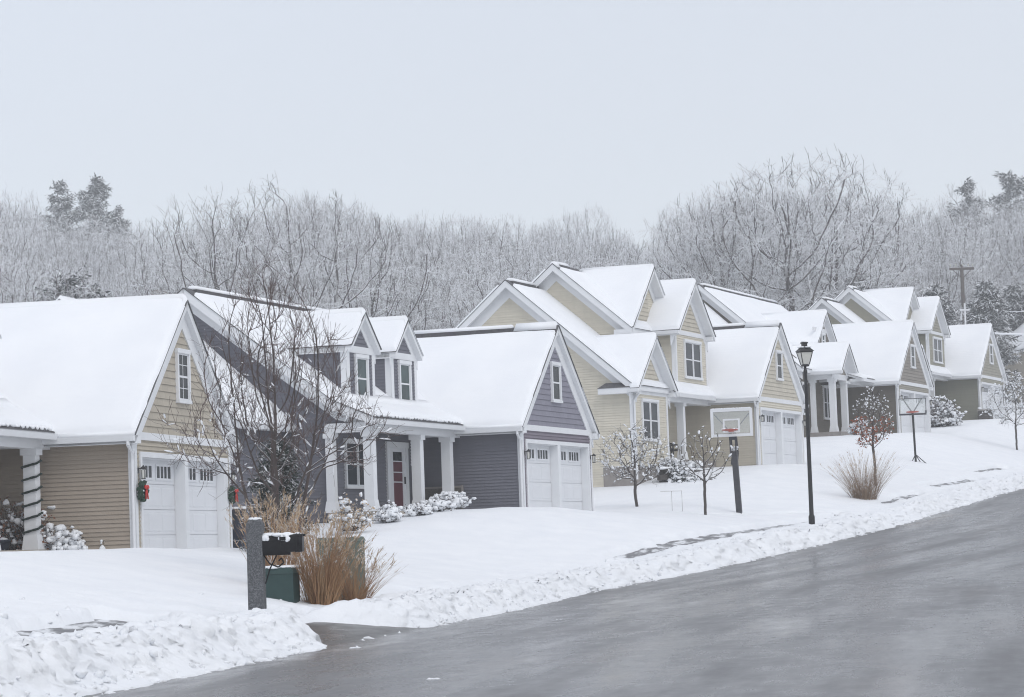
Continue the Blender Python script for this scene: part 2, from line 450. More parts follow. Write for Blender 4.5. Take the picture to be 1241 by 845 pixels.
tag(driveway, 'snow covered driveway with slushy edge', None, None, 'structure')
# ------------------------------------------------------------------ house kit; local axes: x = u along the street, y = w back from the garage front, z up
def clip_z(poly, lo, hi):
    def half(p, z0, keep_above):
        out = []
        for i in range(len(p)):
            a, b = p[i], p[(i+1) % len(p)]
            ia = (a[2] >= z0) if keep_above else (a[2] <= z0); ib = (b[2] >= z0) if keep_above else (b[2] <= z0)
            if ia: out.append(a)
            if ia != ib:
                t = (z0-a[2])/(b[2]-a[2]); out.append(tuple(a[k]+t*(b[k]-a[k]) for k in range(3)))
        return out
    p = half(poly, lo, True)
    return half(p, hi, False) if len(p) > 2 else p
def siding(mb, plane, c, pts, out=-1, h=.088, off=.024, phase=0.0):
    """lapped courses on a convex vertical polygon. plane 'w' (pts are (u,z)) or 'u' (pts are (w,z)); out is the sign of the outward axis"""
    poly = [(p[0], c, p[1]) if plane == 'w' else (c, p[0], p[1]) for p in pts]
    z0 = min(p[1] for p in pts); z1 = max(p[1] for p in pts)
    k = math.floor((z0-phase)/h)
    while phase+k*h < z1:
        a, b = phase+k*h, phase+(k+1)*h
        q = clip_z(poly, a, b)
        if len(q) > 2:
            def sh(p, d):
                return (p[0], p[1]+out*d, p[2]) if plane == 'w' else (p[0]+out*d, p[1], p[2])
            front = [sh(p, off*(b-p[2])/h+.001) for p in q]
            i0 = len(mb.v); mb.v += front; mb.f.append(tuple(range(i0, i0+len(front))))
            low = [(p, f) for p, f in zip(q, front) if abs(p[2]-max(a, z0)) < 1e-5]
            if len(low) == 2: mb.add([low[0][0], low[1][0], low[1][1], low[0][1]], [(0, 1, 2, 3)])
        k += 1
def wallbox(mb, plane, c, out, a0, a1, z0, z1, d0, d1):
    """box standing d0..d1 proud of a wall plane"""
    if plane == 'w': mb.box((a0, c+out*d0, z0), (a1, c+out*d1, z1))
    else: mb.box((c+out*d0, a0, z0), (c+out*d1, a1, z1))
def plane_fit(poly):
    n = Vector((0, 0, 0)); P = [Vector(p) for p in poly]
    for i in range(len(P)): n += P[i].cross(P[(i+1) % len(P)])
    n.normalize(); d = n.dot(P[0])
    return lambda x, y: (d-n.x*x-n.y*y)/n.z
def inset(poly, d):
    """shrink a convex sloping polygon in plan by d, staying on its plane"""
    zf = plane_fit(poly); P = [Vector((p[0], p[1])) for p in poly]; n = len(P)
    area = sum(P[i].x*P[(i+1) % n].y-P[(i+1) % n].x*P[i].y for i in range(n))
    sg = 1 if area > 0 else -1; out = []
    for i in range(n):
        e0 = (P[i]-P[i-1]).normalized(); e1 = (P[(i+1) % n]-P[i]).normalized()
        n0 = Vector((-e0.y, e0.x))*sg; n1 = Vector((-e1.y, e1.x))*sg
        k = (n0+n1); L = k.dot(n0)
        q = P[i]+k*(d/max(L, .2)); out.append((q.x, q.y, zf(q.x, q.y)))
    return out
def lift(poly, d): return [(p[0], p[1], p[2]+d) for p in poly]

class Roof:
    def __init__(s): s.sh = MB(); s.tr = MB(); s.sn = MB(); s.gus = []; s.ve = MB()
    def slope(s, poly, trim=.20, snow=.13, top=None, hole=0.0, ins=.035, eave_ins=0.0):
        """poly = corners of the shingle plane; hole = strip along the ridge (first two corners) left for the vent"""
        s.sh.hexa(lift(poly, -.006), lift(poly, .014))
        t = inset(poly, .03); s.tr.hexa(lift(t, -trim), lift(t, -.007))
        q = [Vector(p) for p in poly]
        if hole and len(q) == 4:
            a, b, c, d = q
            a2 = a+(d-a).normalized()*hole; b2 = b+(c-b).normalized()*hole
            q = [a2, b2, c, d]
        if eave_ins and len(q) == 4:
            q = [q[0], q[1], q[2]+(q[1]-q[2]).normalized()*eave_ins, q[3]+(q[0]-q[3]).normalized()*eave_ins]
        q = [tuple(p) for p in q]
        if len(q) == 4 and snow > .05: s.snow_sheet(q, snow, hole > 0)
        else:
            lo, hi = inset(q, ins), inset(q, ins+.075); s.sn.hexa(lift(lo, .0145), lift(hi, .0145+snow))
    def snow_sheet(s, q, snow, open_ridge):
        """snow lying on a slope: rounded, slightly ragged lips and a gently uneven top"""
        a, b, c, d = [np.array(p, float) for p in q]
        L = max(np.linalg.norm(b-a), np.linalg.norm(c-d)); H = max(np.linalg.norm(d-a), np.linalg.norm(c-b))
        def stops(n, l):
            k = np.array([0, .02, .05, .09, .14, .20, .28])/max(l, .6); k = k[k < .5]
            return np.concatenate([k, np.linspace(.33/max(l, .6), 1-.33/max(l, .6), n) if l > .9 else np.array([.5]), 1-k[::-1]])
        S = stops(max(3, int(L/.30)), L); T = stops(max(3, int(H/.30)), H)
        sg, tg = np.meshgrid(S, T, indexing='ij')
        top_ = a+(b-a)*sg[..., None]; bot = d+(c-d)*sg[..., None]; P = top_+(bot-top_)*tg[..., None]
        lx = np.linalg.norm(np.linalg.norm((b-a))*(1-tg)[..., None]+np.linalg.norm((c-d))*tg[..., None], axis=-1); lx = np.maximum(lx, 1e-3)
        e0 = sg*lx; e1 = (1-sg)*lx; e2 = (1-tg)*H; e3 = tg*H if open_ridge else np.full_like(tg, 9.0)
        sd = int(abs(a[0]*31+a[1]*57+a[2]*91+d[2]*13)) % 997
        rag = .045*(fbm((P[..., 0]+P[..., 1])*1.6+P[..., 2], P[..., 2]*1.6-P[..., 1], sd, 3)-.30)
        dist = np.minimum(np.minimum(e0, e1), np.minimum(e2, e3))-np.maximum(rag, 0)-.012
        k = np.clip(dist/.13, 0, 1); prof = np.sqrt(np.maximum(0, 1-(1-k)**2))
        h = snow*prof*(1+.30*(fbm(P[..., 0]*.7+7, (P[..., 1]+P[..., 2])*.7, sd+5, 3)-.44))+np.where(dist < 0, -.012, .0145)
        P[..., 2] += h
        n0, n1 = len(S), len(T); base = len(s.sn.v); s.sn.v += [tuple(p) for p in P.reshape(-1, 3)]
        for i in range(n0-1):
            for j in range(n1-1):
                o = base+i*n1+j; s.sn.f.append((o, o+1, o+n1+1, o+n1))
    def gable(s, axis, c, e0, z_e, r, z_r, a0, a1, e1=None, z_e1=None, **k):
        """ridge at coordinate r along axis ('u': ridge runs in u, slopes fall in w). e0/e1 eave coords, a0..a1 extent of the ridge"""
        P = (lambda a, x, z: (a, x, z)) if axis == 'u' else (lambda a, x, z: (x, a, z))
        s.slope([P(a0, r, z_r), P(a1, r, z_r), P(a1, e0, z_e), P(a0, e0, z_e)], **k)
        if e1 is not None:
            s.slope([P(a1, r, z_r), P(a0, r, z_r), P(a0, e1, z_e1 if z_e1 is not None else z_e), P(a1, e1, z_e1 if z_e1 is not None else z_e)], **k)
    def vent(s, axis, r, z, a0, a1, m, capsnow=True):
        """exposed dark ridge vent with its own cap of snow"""
        P = (lambda a, x, zz: (a, x, zz)) if axis == 'u' else (lambda a, x, zz: (x, a, zz))
        w = .16
        zz0 = z-m*w
        s.ve.hexa([P(a0, r-w, zz0-.05), P(a1, r-w, zz0-.05), P(a1, r+w, zz0-.05), P(a0, r+w, zz0-.05)],
                  [P(a0, r-w, zz0+.12), P(a1, r-w, zz0+.12), P(a1, r+w, zz0+.12), P(a0, r+w, zz0+.12)])
        if capsnow:
            s.sn.hexa([P(a0+.02, r-w*1.06, zz0+.121), P(a1-.02, r-w*1.06, zz0+.121), P(a1-.02, r+w*1.06, zz0+.121), P(a0+.02, r+w*1.06, zz0+.121)],
                      [P(a0+.05, r-.08, z+.10), P(a1-.05, r-.08, z+.10), P(a1-.05, r+.08, z+.10), P(a0+.05, r+.08, z+.10)])
    def ridge_cap(s, axis, r, z, a0, a1):
        P = (lambda a, x, zz: (a, x, zz)) if axis == 'u' else (lambda a, x, zz: (x, a, zz))
        s.sn.hexa([P(a0+.05, r-.2, z-.10), P(a1-.05, r-.2, z-.10), P(a1-.05, r+.2, z-.10), P(a0+.05, r+.2, z-.10)],
                  [P(a0+.1, r-.05, z+.13), P(a1-.1, r-.05, z+.13), P(a1-.1, r+.05, z+.13), P(a0+.1, r+.05, z+.13)])
    def gutter(s, p, q, side, snow=True):
        """white box gutter along an eave; side = unit outward (x,y)"""
        p, q = Vector(p), Vector(q); o = Vector((side[0], side[1], 0))
        lo = [p, q, q+o*.10, p+o*.10]; hi = [p+Vector((0, 0, .12)), q+Vector((0, 0, .12)), q+o*.125+Vector((0, 0, .12)), p+o*.125+Vector((0, 0, .12))]
        g = MB(); g.hexa([tuple(x) for x in lo], [tuple(x) for x in hi]); s.gus.append(g)
        if snow:
            z = Vector((0, 0, .121)); z2 = Vector((0, 0, .20))
            s.sn.hexa([tuple(x+z) for x in (p, q, q+o*.10, p+o*.10)], [tuple(x+z2) for x in (p-o*.02, q-o*.02, q+o*.05, p+o*.05)])
    def eave_lumps(s, u0, u1, w, z, seed):
        """ragged snow edge along a street eave: dark shingle butts with lumps of snow between them"""
        r_ = random.Random(seed); s.ve.box((u0+.05, w-.012, z-.005), (u1-.05, w+.05, z+.055)); u = u0
        while u < u1-.1:
            l = r_.uniform(.08, .26)
            s.sn.blob((u+l/2, w-.005, z+.05), l*.6, .05, r_.uniform(.035, .06), .25, 0, r_); u += l+r_.uniform(.0, .11)
    def build(s, parent, name='roof'):
        r = s.sh.build(name, M['shingle'], parent)
        s.tr.build('roof_trim', M['white'], r)
        if s.sn.v: s.sn.build('roof_snow', M['roof_snow'], r, True)
        for g in s.gus: g.build('gutter', M['white'], r)
        if s.ve.v: s.ve.build('ridge_vent', M['shingle'], r)
        return r

def window(parent, plane, c, a0, a1, z0, z1, out=-1, cols=1, rows=2, trim=.085, glass='glass', grid=0, blind=0, name='window'):
    """trimmed sash window standing on a wall plane; a0..z1 are the outer trim edges"""
    f = MB(); g = MB()
    wallbox(f, plane, c, out, a0, a0+trim, z0, z1, .004, .075); wallbox(f, plane, c, out, a1-trim, a1, z0, z1, .004, .075)
    wallbox(f, plane, c, out, a0-.012, a1+.012, z1-trim*1.15, z1, .003, .088)
    wallbox(f, plane, c, out, a0-.02, a1+.02, z0, z0+trim*.9, .003, .095)
    A0, A1, Z0, Z1 = a0+trim, a1-trim, z0+trim*.9, z1-trim*1.15
    m = .06
    w = (A1-A0-(cols-1)*m)/cols
    for k in range(cols):
        x0 = A0+k*(w+m); x1 = x0+w
        if k < cols-1: wallbox(f, plane, c, out, x1, x1+m, Z0, Z1, .004, .07)
        s_ = .032
        wallbox(f, plane, c, out, x0, x0+s_, Z0, Z1, .004, .045); wallbox(f, plane, c, out, x1-s_, x1, Z0, Z1, .004, .045)
        wallbox(f, plane, c, out, x0+s_, x1-s_, Z0, Z0+s_, .004, .045); wallbox(f, plane, c, out, x0+s_, x1-s_, Z1-s_, Z1, .004, .045)
        for r in range(1, rows):
            zz = Z0+(Z1-Z0)*r/rows; wallbox(f, plane, c, out, x0+s_, x1-s_, zz-.022, zz+.022, .004, .045)
        if grid:
            for r in range(1, grid):
                if rows == 2 and r*2 == grid: continue
                zz = Z0+(Z1-Z0)*r/grid; wallbox(f, plane, c, out, x0+s_, x1-s_, zz-.008, zz+.008, .028, .042)
            wallbox(f, plane, c, out, (x0+x1)/2-.007, (x0+x1)/2+.007, Z0, Z1, .028, .0415)
        wallbox(g, plane, c, out, x0+s_*.5, x1-s_*.5, Z0, Z1, .026, .034)
    o = f.build(name, M['white'], parent)
    g.build('pane', M[glass], o)
    if blind:
        b = MB(); wallbox(b, plane, c, out, A0+.05, A1-.05, Z1-(Z1-Z0)*blind, Z1-.03, .0345, .037); b.build('blind', M['curtain'], o)
    return o

def post(parent, u, w, z0, z1, r=.13, engaged=False):
    """square white porch column with base and cap"""
    m = MB()
    m.box((u-r, w-r, z0+.28), (u+r, w+r, z1-.12))
    m.hexa([(u-r-.05, w-r-.05, z0), (u+r+.05, w-r-.05, z0), (u+r+.05, w+r+.05, z0), (u-r-.05, w+r+.05, z0)],
           [(u-r-.012, w-r-.012, z0+.30), (u+r+.012, w-r-.012, z0+.30), (u+r+.012, w+r+.012, z0+.30), (u-r-.012, w+r+.012, z0+.30)])
    m.box((u-r-.045, w-r-.045, z1-.13), (u+r+.045, w+r+.045, z1))
    return m.build('porch_column', M['white'], parent)

def lantern(parent, u, w, z, k_=.72):
    m = MB(); m.box((u-.05, w-.03, z-.02), (u+.05, w, z+.14)); m.tube((u, w-.02, z+.10), (u, w-.16, z+.14), .014)
    m.lathe([(.02, .0), (.10, .0), (.10, .02), (.085, .025)], (u, w-.17, z+.10), 6)
    m.lathe([(.09, .0), (.085, .02), (.02, .07), (.02, .09)], (u, w-.17, z+.115), 6)
    for k in range(4):
        a = math.pi/4+k*math.pi/2; m.tube((u+.075*math.cos(a), w-.17+.075*math.sin(a), z+.1), (u+.055*math.cos(a), w-.17+.055*math.sin(a), z-.17), .008, n=4)
    m.lathe([(.07, 0), (.07, .02)], (u, w-.17, z-.19), 6)
    g = MB(); g.lathe([(.05, 0), (.066, .24)], (u, w-.17, z-.165), 6)
    for q in (m, g): q.v = [(u+(x-u)*k_, w+(y_-w)*k_, z+.1+(z_-z-.1)*k_) for x, y_, z_ in q.v]
    o = m.build('wall_lantern', M['black_metal'], parent); g.build('lantern_glass', M['lamp_glass'], o)
    return o
M['lamp_glass'] = mat_plain('frosted_lamp_glass', (.62, .62, .58), .25, .06)

def garage_door(parent, u0, u1, w, H=2.134):
    m = MB(); S = H/4; panes = []
    for k in range(4):
        z0, z1 = k*S+.006, (k+1)*S-.006
        m.box((u0, w, z0), (u1, w+.05, z1))
        if k < 3:
            n = 3; g = .09; pw = (u1-u0-g*(n+1))/n
            for j in range(n):
                x0 = u0+g+j*(pw+g)
                m.hexa([(x0, w-.001, z0+.06), (x0, w-.001, z1-.06), (x0+pw, w-.001, z1-.06), (x0+pw, w-.001, z0+.06)],
                       [(x0+.03, w-.007, z0+.09), (x0+.03, w-.007, z1-.09), (x0+pw-.03, w-.007, z1-.09), (x0+pw-.03, w-.007, z0+.09)])
    m.box((u0, w+.02, 0), (u1, w+.06, H))
    # the two windows of the top panel
    wins = []
    for cu in (u0+(u1-u0)*.27, u0+(u1-u0)*.73):
        a0, a1, z0, z1 = cu-.46, cu+.46, 1.735, 1.985
        fr = MB(); fr.box((a0-.05, w-.016, z0-.05), (a1+.05, w-.002, z0)); fr.box((a0-.05, w-.016, z1), (a1+.05, w-.002, z1+.05))
        fr.box((a0-.05, w-.016, z0), (a0, w-.002, z1)); fr.box((a1, w-.016, z0), (a1+.05, w-.002, z1))
        for j in range(1, 4): x = a0+(a1-a0)*j/4; fr.box((x-.028, w-.015, z0), (x+.028, w-.002, z1))
        gl = MB(); gl.box((a0, w-.006, z0), (a1, w-.0015, z1)); wins.append((fr, gl))
    d = m.build('garage_door', M['door_white'], parent)
    for fr, gl in wins:
        fr.build('door_window', M['door_white'], d)
        gl.build('door_pane', M['glass'], d)
    return d

HW, ZF0, ZF1, ZR, ME = 3.231, 2.488, 2.65, 5.60, .835      # garage half width, frieze, ridge height, pitch
def garage(root, c, pk=ZR, back=7.5, left_to=3.1, vent=None, cols=('lap', 'gable', 'front'), win_z=(3.36, 4.54), grid=4, hole_left=0, wmat='glass', blind=0):
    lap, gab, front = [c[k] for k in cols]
    eu = 3.64; ez = pk-ME*eu
    fw = MB()
    siding(fw, 'w', 0, [(-HW, -1.2), (-2.86, -1.2), (-2.86, ZF0), (-HW, ZF0)]); siding(fw, 'w', 0, [(2.86, -1.2), (HW, -1.2), (HW, ZF0), (2.86, ZF0)])
    siding(fw, 'w', 0, [(-2.86, 2.134), (2.86, 2.134), (2.86, ZF0), (-2.86, ZF0)])
    fw.build('front_wall', front, root)
    g = MB(); zt = pk-.16
    siding(g, 'w', 0, [(-HW, ZF1-.05), (HW, ZF1-.05), (HW, zt-ME*HW), (0, zt), (-HW, zt-ME*HW)], h=.155, off=.02)
    gw = g.build('gable_wall', gab, root)
    sw = MB(); siding(sw, 'u', -HW, [(0, -1.2), (left_to+.4, -1.2), (left_to+.4, pk-ME*HW-.1), (0, pk-ME*HW-.1)]); sw.build('side_wall', lap, root); sw = MB(); siding(sw, 'u', HW, [(0, -1.2), (back, -1.2), (back, pk-ME*HW-.1), (0, pk-ME*HW-.1)], out=1)
    sw.build('side_wall', lap, root)
    t = MB()
    t.box((-HW-.03, -.045, ZF0), (HW+.03, -.002, ZF1))                                      # frieze across the front
    t.box((-HW-.028, -.03, -1.2), (-HW+.10, -.003, ZF0-.002)); t.box((HW-.10, -.03, -1.2), (HW+.028, -.003, ZF0-.002))
    t.box((-HW-.029, .0, -1.2), (-HW-.004, .12, pk-ME*HW-.15)); t.box((HW+.004, .0, -1.2), (HW+.029, .12, pk-ME*HW-.15))
    for sgn in (-1, 1):                                                                     # rake boards on the gable wall
        a = [(sgn*(HW+.2), -.040, pk-ME*(HW+.2)-.20), (0, -.040, pk-.20), (0, -.040, pk-.60), (sgn*(HW+.2), -.040, pk-ME*(HW+.2)-.60)]
        t.hexa(a, [(p[0], p[1]+.036, p[2]) for p in a])
    # garage opening trim, mullion and reveals
    for a0, a1 in ((-2.98, -2.86), (2.86, 2.98)): t.box((a0, -.05, -1.0), (a1, -.004, 2.134))
    t.box((-2.98, -.052, 2.134), (2.98, -.004, 2.245)); t.box((-.12, -.051, -1.0), (.12, .2, 2.134))
    t.box((-2.862, -.004, -1.0), (-2.84, .2, 2.134)); t.box((2.84, -.004, -1.0), (2.862, .2, 2.134)); t.box((-2.84, -.003, 2.11), (2.84, .2, 2.135))
    t.build('trim', M['white'], root)
    garage_door(root, -2.83, -.13, .19); garage_door(root, .13, 2.83, .19)
    window(root, 'w', 0, -.46, .40, win_z[0], win_z[1], cols=1, rows=2, grid=grid, glass=wmat, blind=blind)
    r = Roof()
    if vent:
        v0, v1 = vent
        r.gable('w', 0, -eu, ez, 0, pk, -.19, back, eu, ez, hole=.34)
        r.vent('w', 0, pk, v0, v1, ME)
        for a, b in ((-.19, v0), (v1, back)):
            if b-a > .2: r.ridge_cap('w', 0, pk-.01, a, b); r.sn.hexa(*[[(x, y, pk+z-ME*abs(x)) for x, y in ((-.40, a+.06), (-.40, b), (.40, b), (.40, a+.06))] for z in (.03, .153)])
    else:
        r.gable('w', 0, -eu, ez, 0, pk, -.19, back, eu, ez); r.ridge_cap('w', 0, pk+.02, -.19, back)
    r.gutter((-eu+.02, -.17, ez-.12), (-eu+.02, left_to-1.2, ez-.12), (-1, 0)); r.gutter((eu-.02, -.17, ez-.12), (eu-.02, back, ez-.12), (1, 0), False)
    # boxed eave returns under the gable corners
    for sgn in (-1, 1): r.tr.box((sgn*HW, -.16, ez-.16), (sgn*(eu-.03), .3, ez+.0)); r.tr.box((sgn*HW, .3, ez-.16), (sgn*(eu-.03), left_to-1.2, ez-.06))
    r.build(root, 'garage_roof')
    d = MB(); x = -HW-.075; d.path([(-eu-.05, -.03, ez-.08), (-eu-.03, -.03, ez-.2), (x, .02, ez-.34), (x, .02, -.6)], [.04, .04, .038, .038], 8)
    d.build('downspout', M['white'], root)
    lantern(root, -3.09, -.02, 1.78); lantern(root, 3.09, -.02, 1.78)

def house_root(i, label):
    y, X, Y, Z = HOUSE[i]
    return thing('house', label, 'house', (X, Y, Z), R(90-y), 'houses along the street')

def corner(t, plane, c, out, a0, a1, z0, z1, d=.038): wallbox(t, plane, c, out, a0, a1, z0, z1, .003, d)

def dormer(root, c, u, w0, zb, main_z, half=.95, zr=5.62, oh=.12, ov=.22, win=(3.23, 4.50), winh=.45, m=.88):
    """gabled dormer: front wall at w0, roof running back into the main slope main_z(w)"""
    e = half+oh; ze = zr-m*e
    w_r = w0
    while main_z(w_r) < zr+.25: w_r += .1
    w_s = w0
    while main_z(w_s) < ze+.1: w_s += .1
    mb = MB()
    siding(mb, 'w', w0, [(u-half, zb), (u+half, zb), (u+half, ze), (u-half, ze)])
    siding(mb, 'w', w0, [(u-half, ze), (u+half, ze), (u+half, zr-.1-m*half), (u, zr-.1), (u-half, zr-.1-m*half)], h=.12)
    for s in (-1, 1): siding(mb, 'u', u+s*half, [(w0, zb-.1), (w_s+.6, ze), (w0, ze+.02)], out=s); siding(mb, 'u', u+s*half, [(w0, zb-.1), (w_s+.6, ze-.0), (w_s+.6, main_z(w_s)-.7)], out=s)
    d = mb.build('dormer', c['lap'], root)
    t = MB()
    for s in (-1, 1):
        t.box((u+s*(half+.025), w0-.03, zb-.05), (u+s*(half-.15), w0-.004, ze)); t.box((u+s*(half+.026), w0, zb-.05), (u+s*(half+.003), w0+.16, ze))
        a = [(u+s*(e-.02), w0-.035, zr-.16-m*(e-.02)), (u, w0-.035, zr-.16), (u, w0-.035, zr-.40), (u+s*(e-.02), w0-.035, zr-.40-m*(e-.02))]
        t.hexa(a, [(p[0], p[1]+.03, p[2]) for p in a])
        t.box((u+s*half, w0+.0, ze-.16), (u+s*(e-.03), w_s, ze+.02))
    t.box((u-half, w0-.04, win[1]+.02), (u+half, w0-.004, win[1]+.2))
    t.build('dormer_trim', M['white'], d)
    window(root, 'w', w0, u-winh, u+winh, win[0], win[1], cols=1, rows=2, glass='glass_teal')
    r = Roof(); r.gable('w', 0, u-e, ze, u, zr, w0-ov, w_r, u+e, ze, trim=.16, snow=.11); r.ridge_cap('w', u, zr+.0, w0-ov, w_r)
    r.build(root, 'dormer_roof')
    return d

# ------------------------------------------------------------------ the houses
def palette(tag_, lap, gable, front=None):
    return dict(lap=mat_siding(tag_+'_clapboard', lap), gable=mat_shingle(tag_+'_gable_shakes', gable), front=mat_siding(tag_+'_front_clapboard', front or lap))
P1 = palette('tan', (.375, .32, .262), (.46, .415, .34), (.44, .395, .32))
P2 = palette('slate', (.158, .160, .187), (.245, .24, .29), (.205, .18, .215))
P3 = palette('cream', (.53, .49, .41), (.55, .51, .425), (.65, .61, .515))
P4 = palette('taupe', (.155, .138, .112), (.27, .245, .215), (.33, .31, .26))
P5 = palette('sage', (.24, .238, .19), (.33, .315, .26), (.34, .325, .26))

def house_a(i, label, c, full=True):
    """storey-and-a-half house: long roof sweeping down over a street porch, two dormers, garage wing to the street"""
    root = house_root(i, label)
    garage(root, c, vent=(1.2, 4.6) if i == 2 else None, blind=0, grid=4 if i == 1 else 0)
    wr, zr, m = 6.89, 6.35, .769; wk, zk = 2.78, 3.19; we, ze = 1.56, 2.685; U0, U1 = -10.2, 3.4
    W = MB()
    # gable end wall facing down the street
    siding(W, 'u', -9.8, [(3.1, -.9), (10.7, -.9), (10.7, 3.25), (wr, zr-.15), (3.1, 3.3)])
    siding(W, 'u', -9.8, [(1.95, 2.62), (3.1, 2.62), (3.1, 3.2), (2.78, 3.0), (1.95, 2.66)])
    siding(W, 'w', 3.1, [(-9.8, -.9), (-HW, -.9), (-HW, 2.65), (-9.8, 2.65)])
    W.build('main_wall', c['lap'], root); W = MB()
    siding(W, 'u', U1-.4, [(3.1, -.9), (10.7, -.9), (10.7, 3.25), (wr, zr-.15), (3.1, 3.3)], out=1)
    W.build('end_wall', c['lap'], root); W = MB()
    siding(W, 'w', 10.7, [(-9.8, -.9), (3.0, -.9), (3.0, 3.3), (-9.8, 3.3)], out=1)
    W.build('back_wall', c['lap'], root)
    r = Roof()
    r.slope([(U0, wr, zr), (U1, wr, zr), (U1, wk, zk), (U0, wk, zk)], hole=.34)
    r.slope([(U0, wk, zk), (U1, wk, zk), (U1, we, ze), (U0, we, ze)], trim=.14, eave_ins=.03); r.eave_lumps(U0+.1, -3.75, we+.03, ze+.02, i)
    r.sn.hexa([(U0+.05, wk-.2, zk-.06), (U0+.05, wk+.2, zk+.17), (U1, wk+.2, zk+.17), (U1, wk-.2, zk-.06)], [(U0+.1, wk-.2, zk+.075), (U0+.1, wk+.2, zk+.30), (U1, wk+.2, zk+.30), (U1, wk-.2, zk+.075)])
    wb = 2*wr-we; r.slope([(U1, wr, zr), (U0, wr, zr), (U0, 11.1, zr-m*(11.1-wr)), (U1, 11.1, zr-m*(11.1-wr))], hole=.34)
    r.vent('u', wr, zr, U0+.5, U1-.1, m)
    # wide rake boards of the gable end
    t = MB()
    a = [(-9.8-.035, wr, zr-.2), (-9.8-.035, wk, zk-.2), (-9.8-.035, wk, zk-.52), (-9.8-.035, wr, zr-.58)]
    t.hexa(a, [(p[0]+.03, p[1], p[2]) for p in a])
    a = [(-9.8-.034, wr, zr-.2), (-9.8-.034, 10.9, zr-m*(10.9-wr)-.2), (-9.8-.034, 10.9, zr-m*(10.9-wr)-.5), (-9.8-.034, wr, zr-.58)]
    t.hexa(a, [(p[0]+.03, p[1], p[2]) for p in a])
    a = [(-9.8-.033, wk, zk-.15), (-9.8-.033, 1.85, ze-.02), (-9.8-.033, 1.85, ze-.2), (-9.8-.033, wk, zk-.50)]
    t.hexa(a, [(p[0]+.03, p[1], p[2]) for p in a])
    # fascia face of the overhanging rake
    a = [(U0+.02, wr, zr-.02), (U0+.02, wk, zk-.02), (U0+.02, wk, zk-.27), (U0+.02, wr, zr-.27)]
    t.hexa(a, [(p[0]+.025, p[1], p[2]) for p in a])
    a = [(U0+.021, wk, zk-.02), (U0+.021, we+.02, ze-.02), (U0+.021, we+.02, ze-.2), (U0+.021, wk, zk-.27)]
    t.hexa(a, [(p[0]+.025, p[1], p[2]) for p in a])
    # porch beam, ceiling, house corner
    t.box((-9.98, 1.80, 2.35), (-HW-.03, 2.06, 2.60)); t.box((-9.979, 2.061, 2.352), (-9.74, 3.10, 2.60))
    t.box((-10.0, 1.70, 2.60), (-HW-.031, 1.86, 2.66)); t.box((-9.75, 2.06, 2.585), (-HW-.03, 3.1, 2.60))
    corner(t, 'w', 3.1, -1, -9.83, -9.70, -.9, 2.35)
    t.build('porch_trim', M['white'], root)
    r.gutter((U0, we+.01, ze-.16), (-3.72, we+.01, ze-.16), (0, -1), False); r.build(root, 'main_roof')
    # porch floor and step
    f = MB(); f.box((-9.95, 1.7, -.9), (-HW-.03, 3.09, .30)); f.box((-7.9, 1.2, -.9), (-6.6, 1.69, .12)); f.build('porch_floor', M['stone'], root)
    for u in (-9.8, -6.33, -4.0): post(root, u, 1.93, .30, 2.352)
    post(root, -9.82, 3.0, .30, 2.352, .11)
    # windows and door on the street wall
    window(root, 'w', 3.1, -8.72, -6.95, .94, 2.26, cols=2, rows=2)
    window(root, 'w', 3.1, -3.78, -3.36, 1.62, 2.32, cols=1, rows=1)
    front_door(root, -5.72, -4.12, 3.1, .30, 2.25)
    mz = lambda w: zr-m*(wr-w)
    dormer(root, c, -7.85, 2.9, 3.1, mz); dormer(root, c, -4.65, 2.9, 3.1, mz)
    # lower wing beyond the gable end
    lw = MB(); siding(lw, 'w', 4.4, [(-13, -.9), (-9.8, -.9), (-9.8, 2.75), (-13, 2.75)]); siding(lw, 'u', -13, [(4.4, -.9), (9.4, -.9), (9.4, 2.8), (6.9, 5.0), (4.4, 2.8)])
    lw.build('wing_wall', c['lap'], root)
    q = Roof(); q.gable('u', 0, 4.0, 2.6, 6.9, 5.21, -13.3, -9.82, 9.8, 2.6); q.gutter((-13.3, 4.01, 2.45), (-9.85, 4.01, 2.45), (0, -1)); q.build(root, 'wing_roof')
    return root

M['stone'] = mat_plain('tan_stone_step', (.36, .32, .27), .8, .2, 7, .3)
def front_door(root, a0, a1, w, z0, z1):
    f = MB()
    f.box((a0, w-.07, z0), (a0+.20, w-.004, z1)); f.box((a1-.20, w-.07, z0), (a1, w-.004, z1)); f.box((a0-.02, w-.08, z1-.16), (a1+.02, w-.003, z1)); f.box((a0+.2, w-.05, z0), (a1-.2, w-.004, z0+.05))
    o = f.build('front_door', M['white'], root)
    d = MB(); x0, x1 = a0+.2, a1-.2; gx0, gx1 = x0+.27, x1-.22
    d.box((x0, w-.045, z0+.05), (gx0, w-.003, z1-.16)); d.box((gx1, w-.045, z0+.05), (x1, w-.003, z1-.16)); d.box((gx0, w-.045, z0+.05), (gx1, w-.003, z0+.19)); d.box((gx0, w-.045, z1-.27), (gx1, w-.003, z1-.16))
    for zz in (z0+.85, z0+1.12, z0+1.42): d.box((gx0, w-.044, zz-.013), (gx1, w-.003, zz+.013))
    d.build('storm_door', M['door_white'], o)
    g = MB(); g.box((gx0, w-.03, z0+.19), (gx1, w-.02, z0+1.41)); g.build('red_panel', M['red_door'], o)
    g2 = MB(); g2.box((gx0, w-.029, z0+1.43), (gx1, w-.019, z1-.27)); g2.build('pane', M['glass'], o)
    h = MB(); h.box((x1-.12, w-.08, z0+.8), (x1-.08, w-.046, z0+1.0)); h.build('handle', M['black_metal'], o)

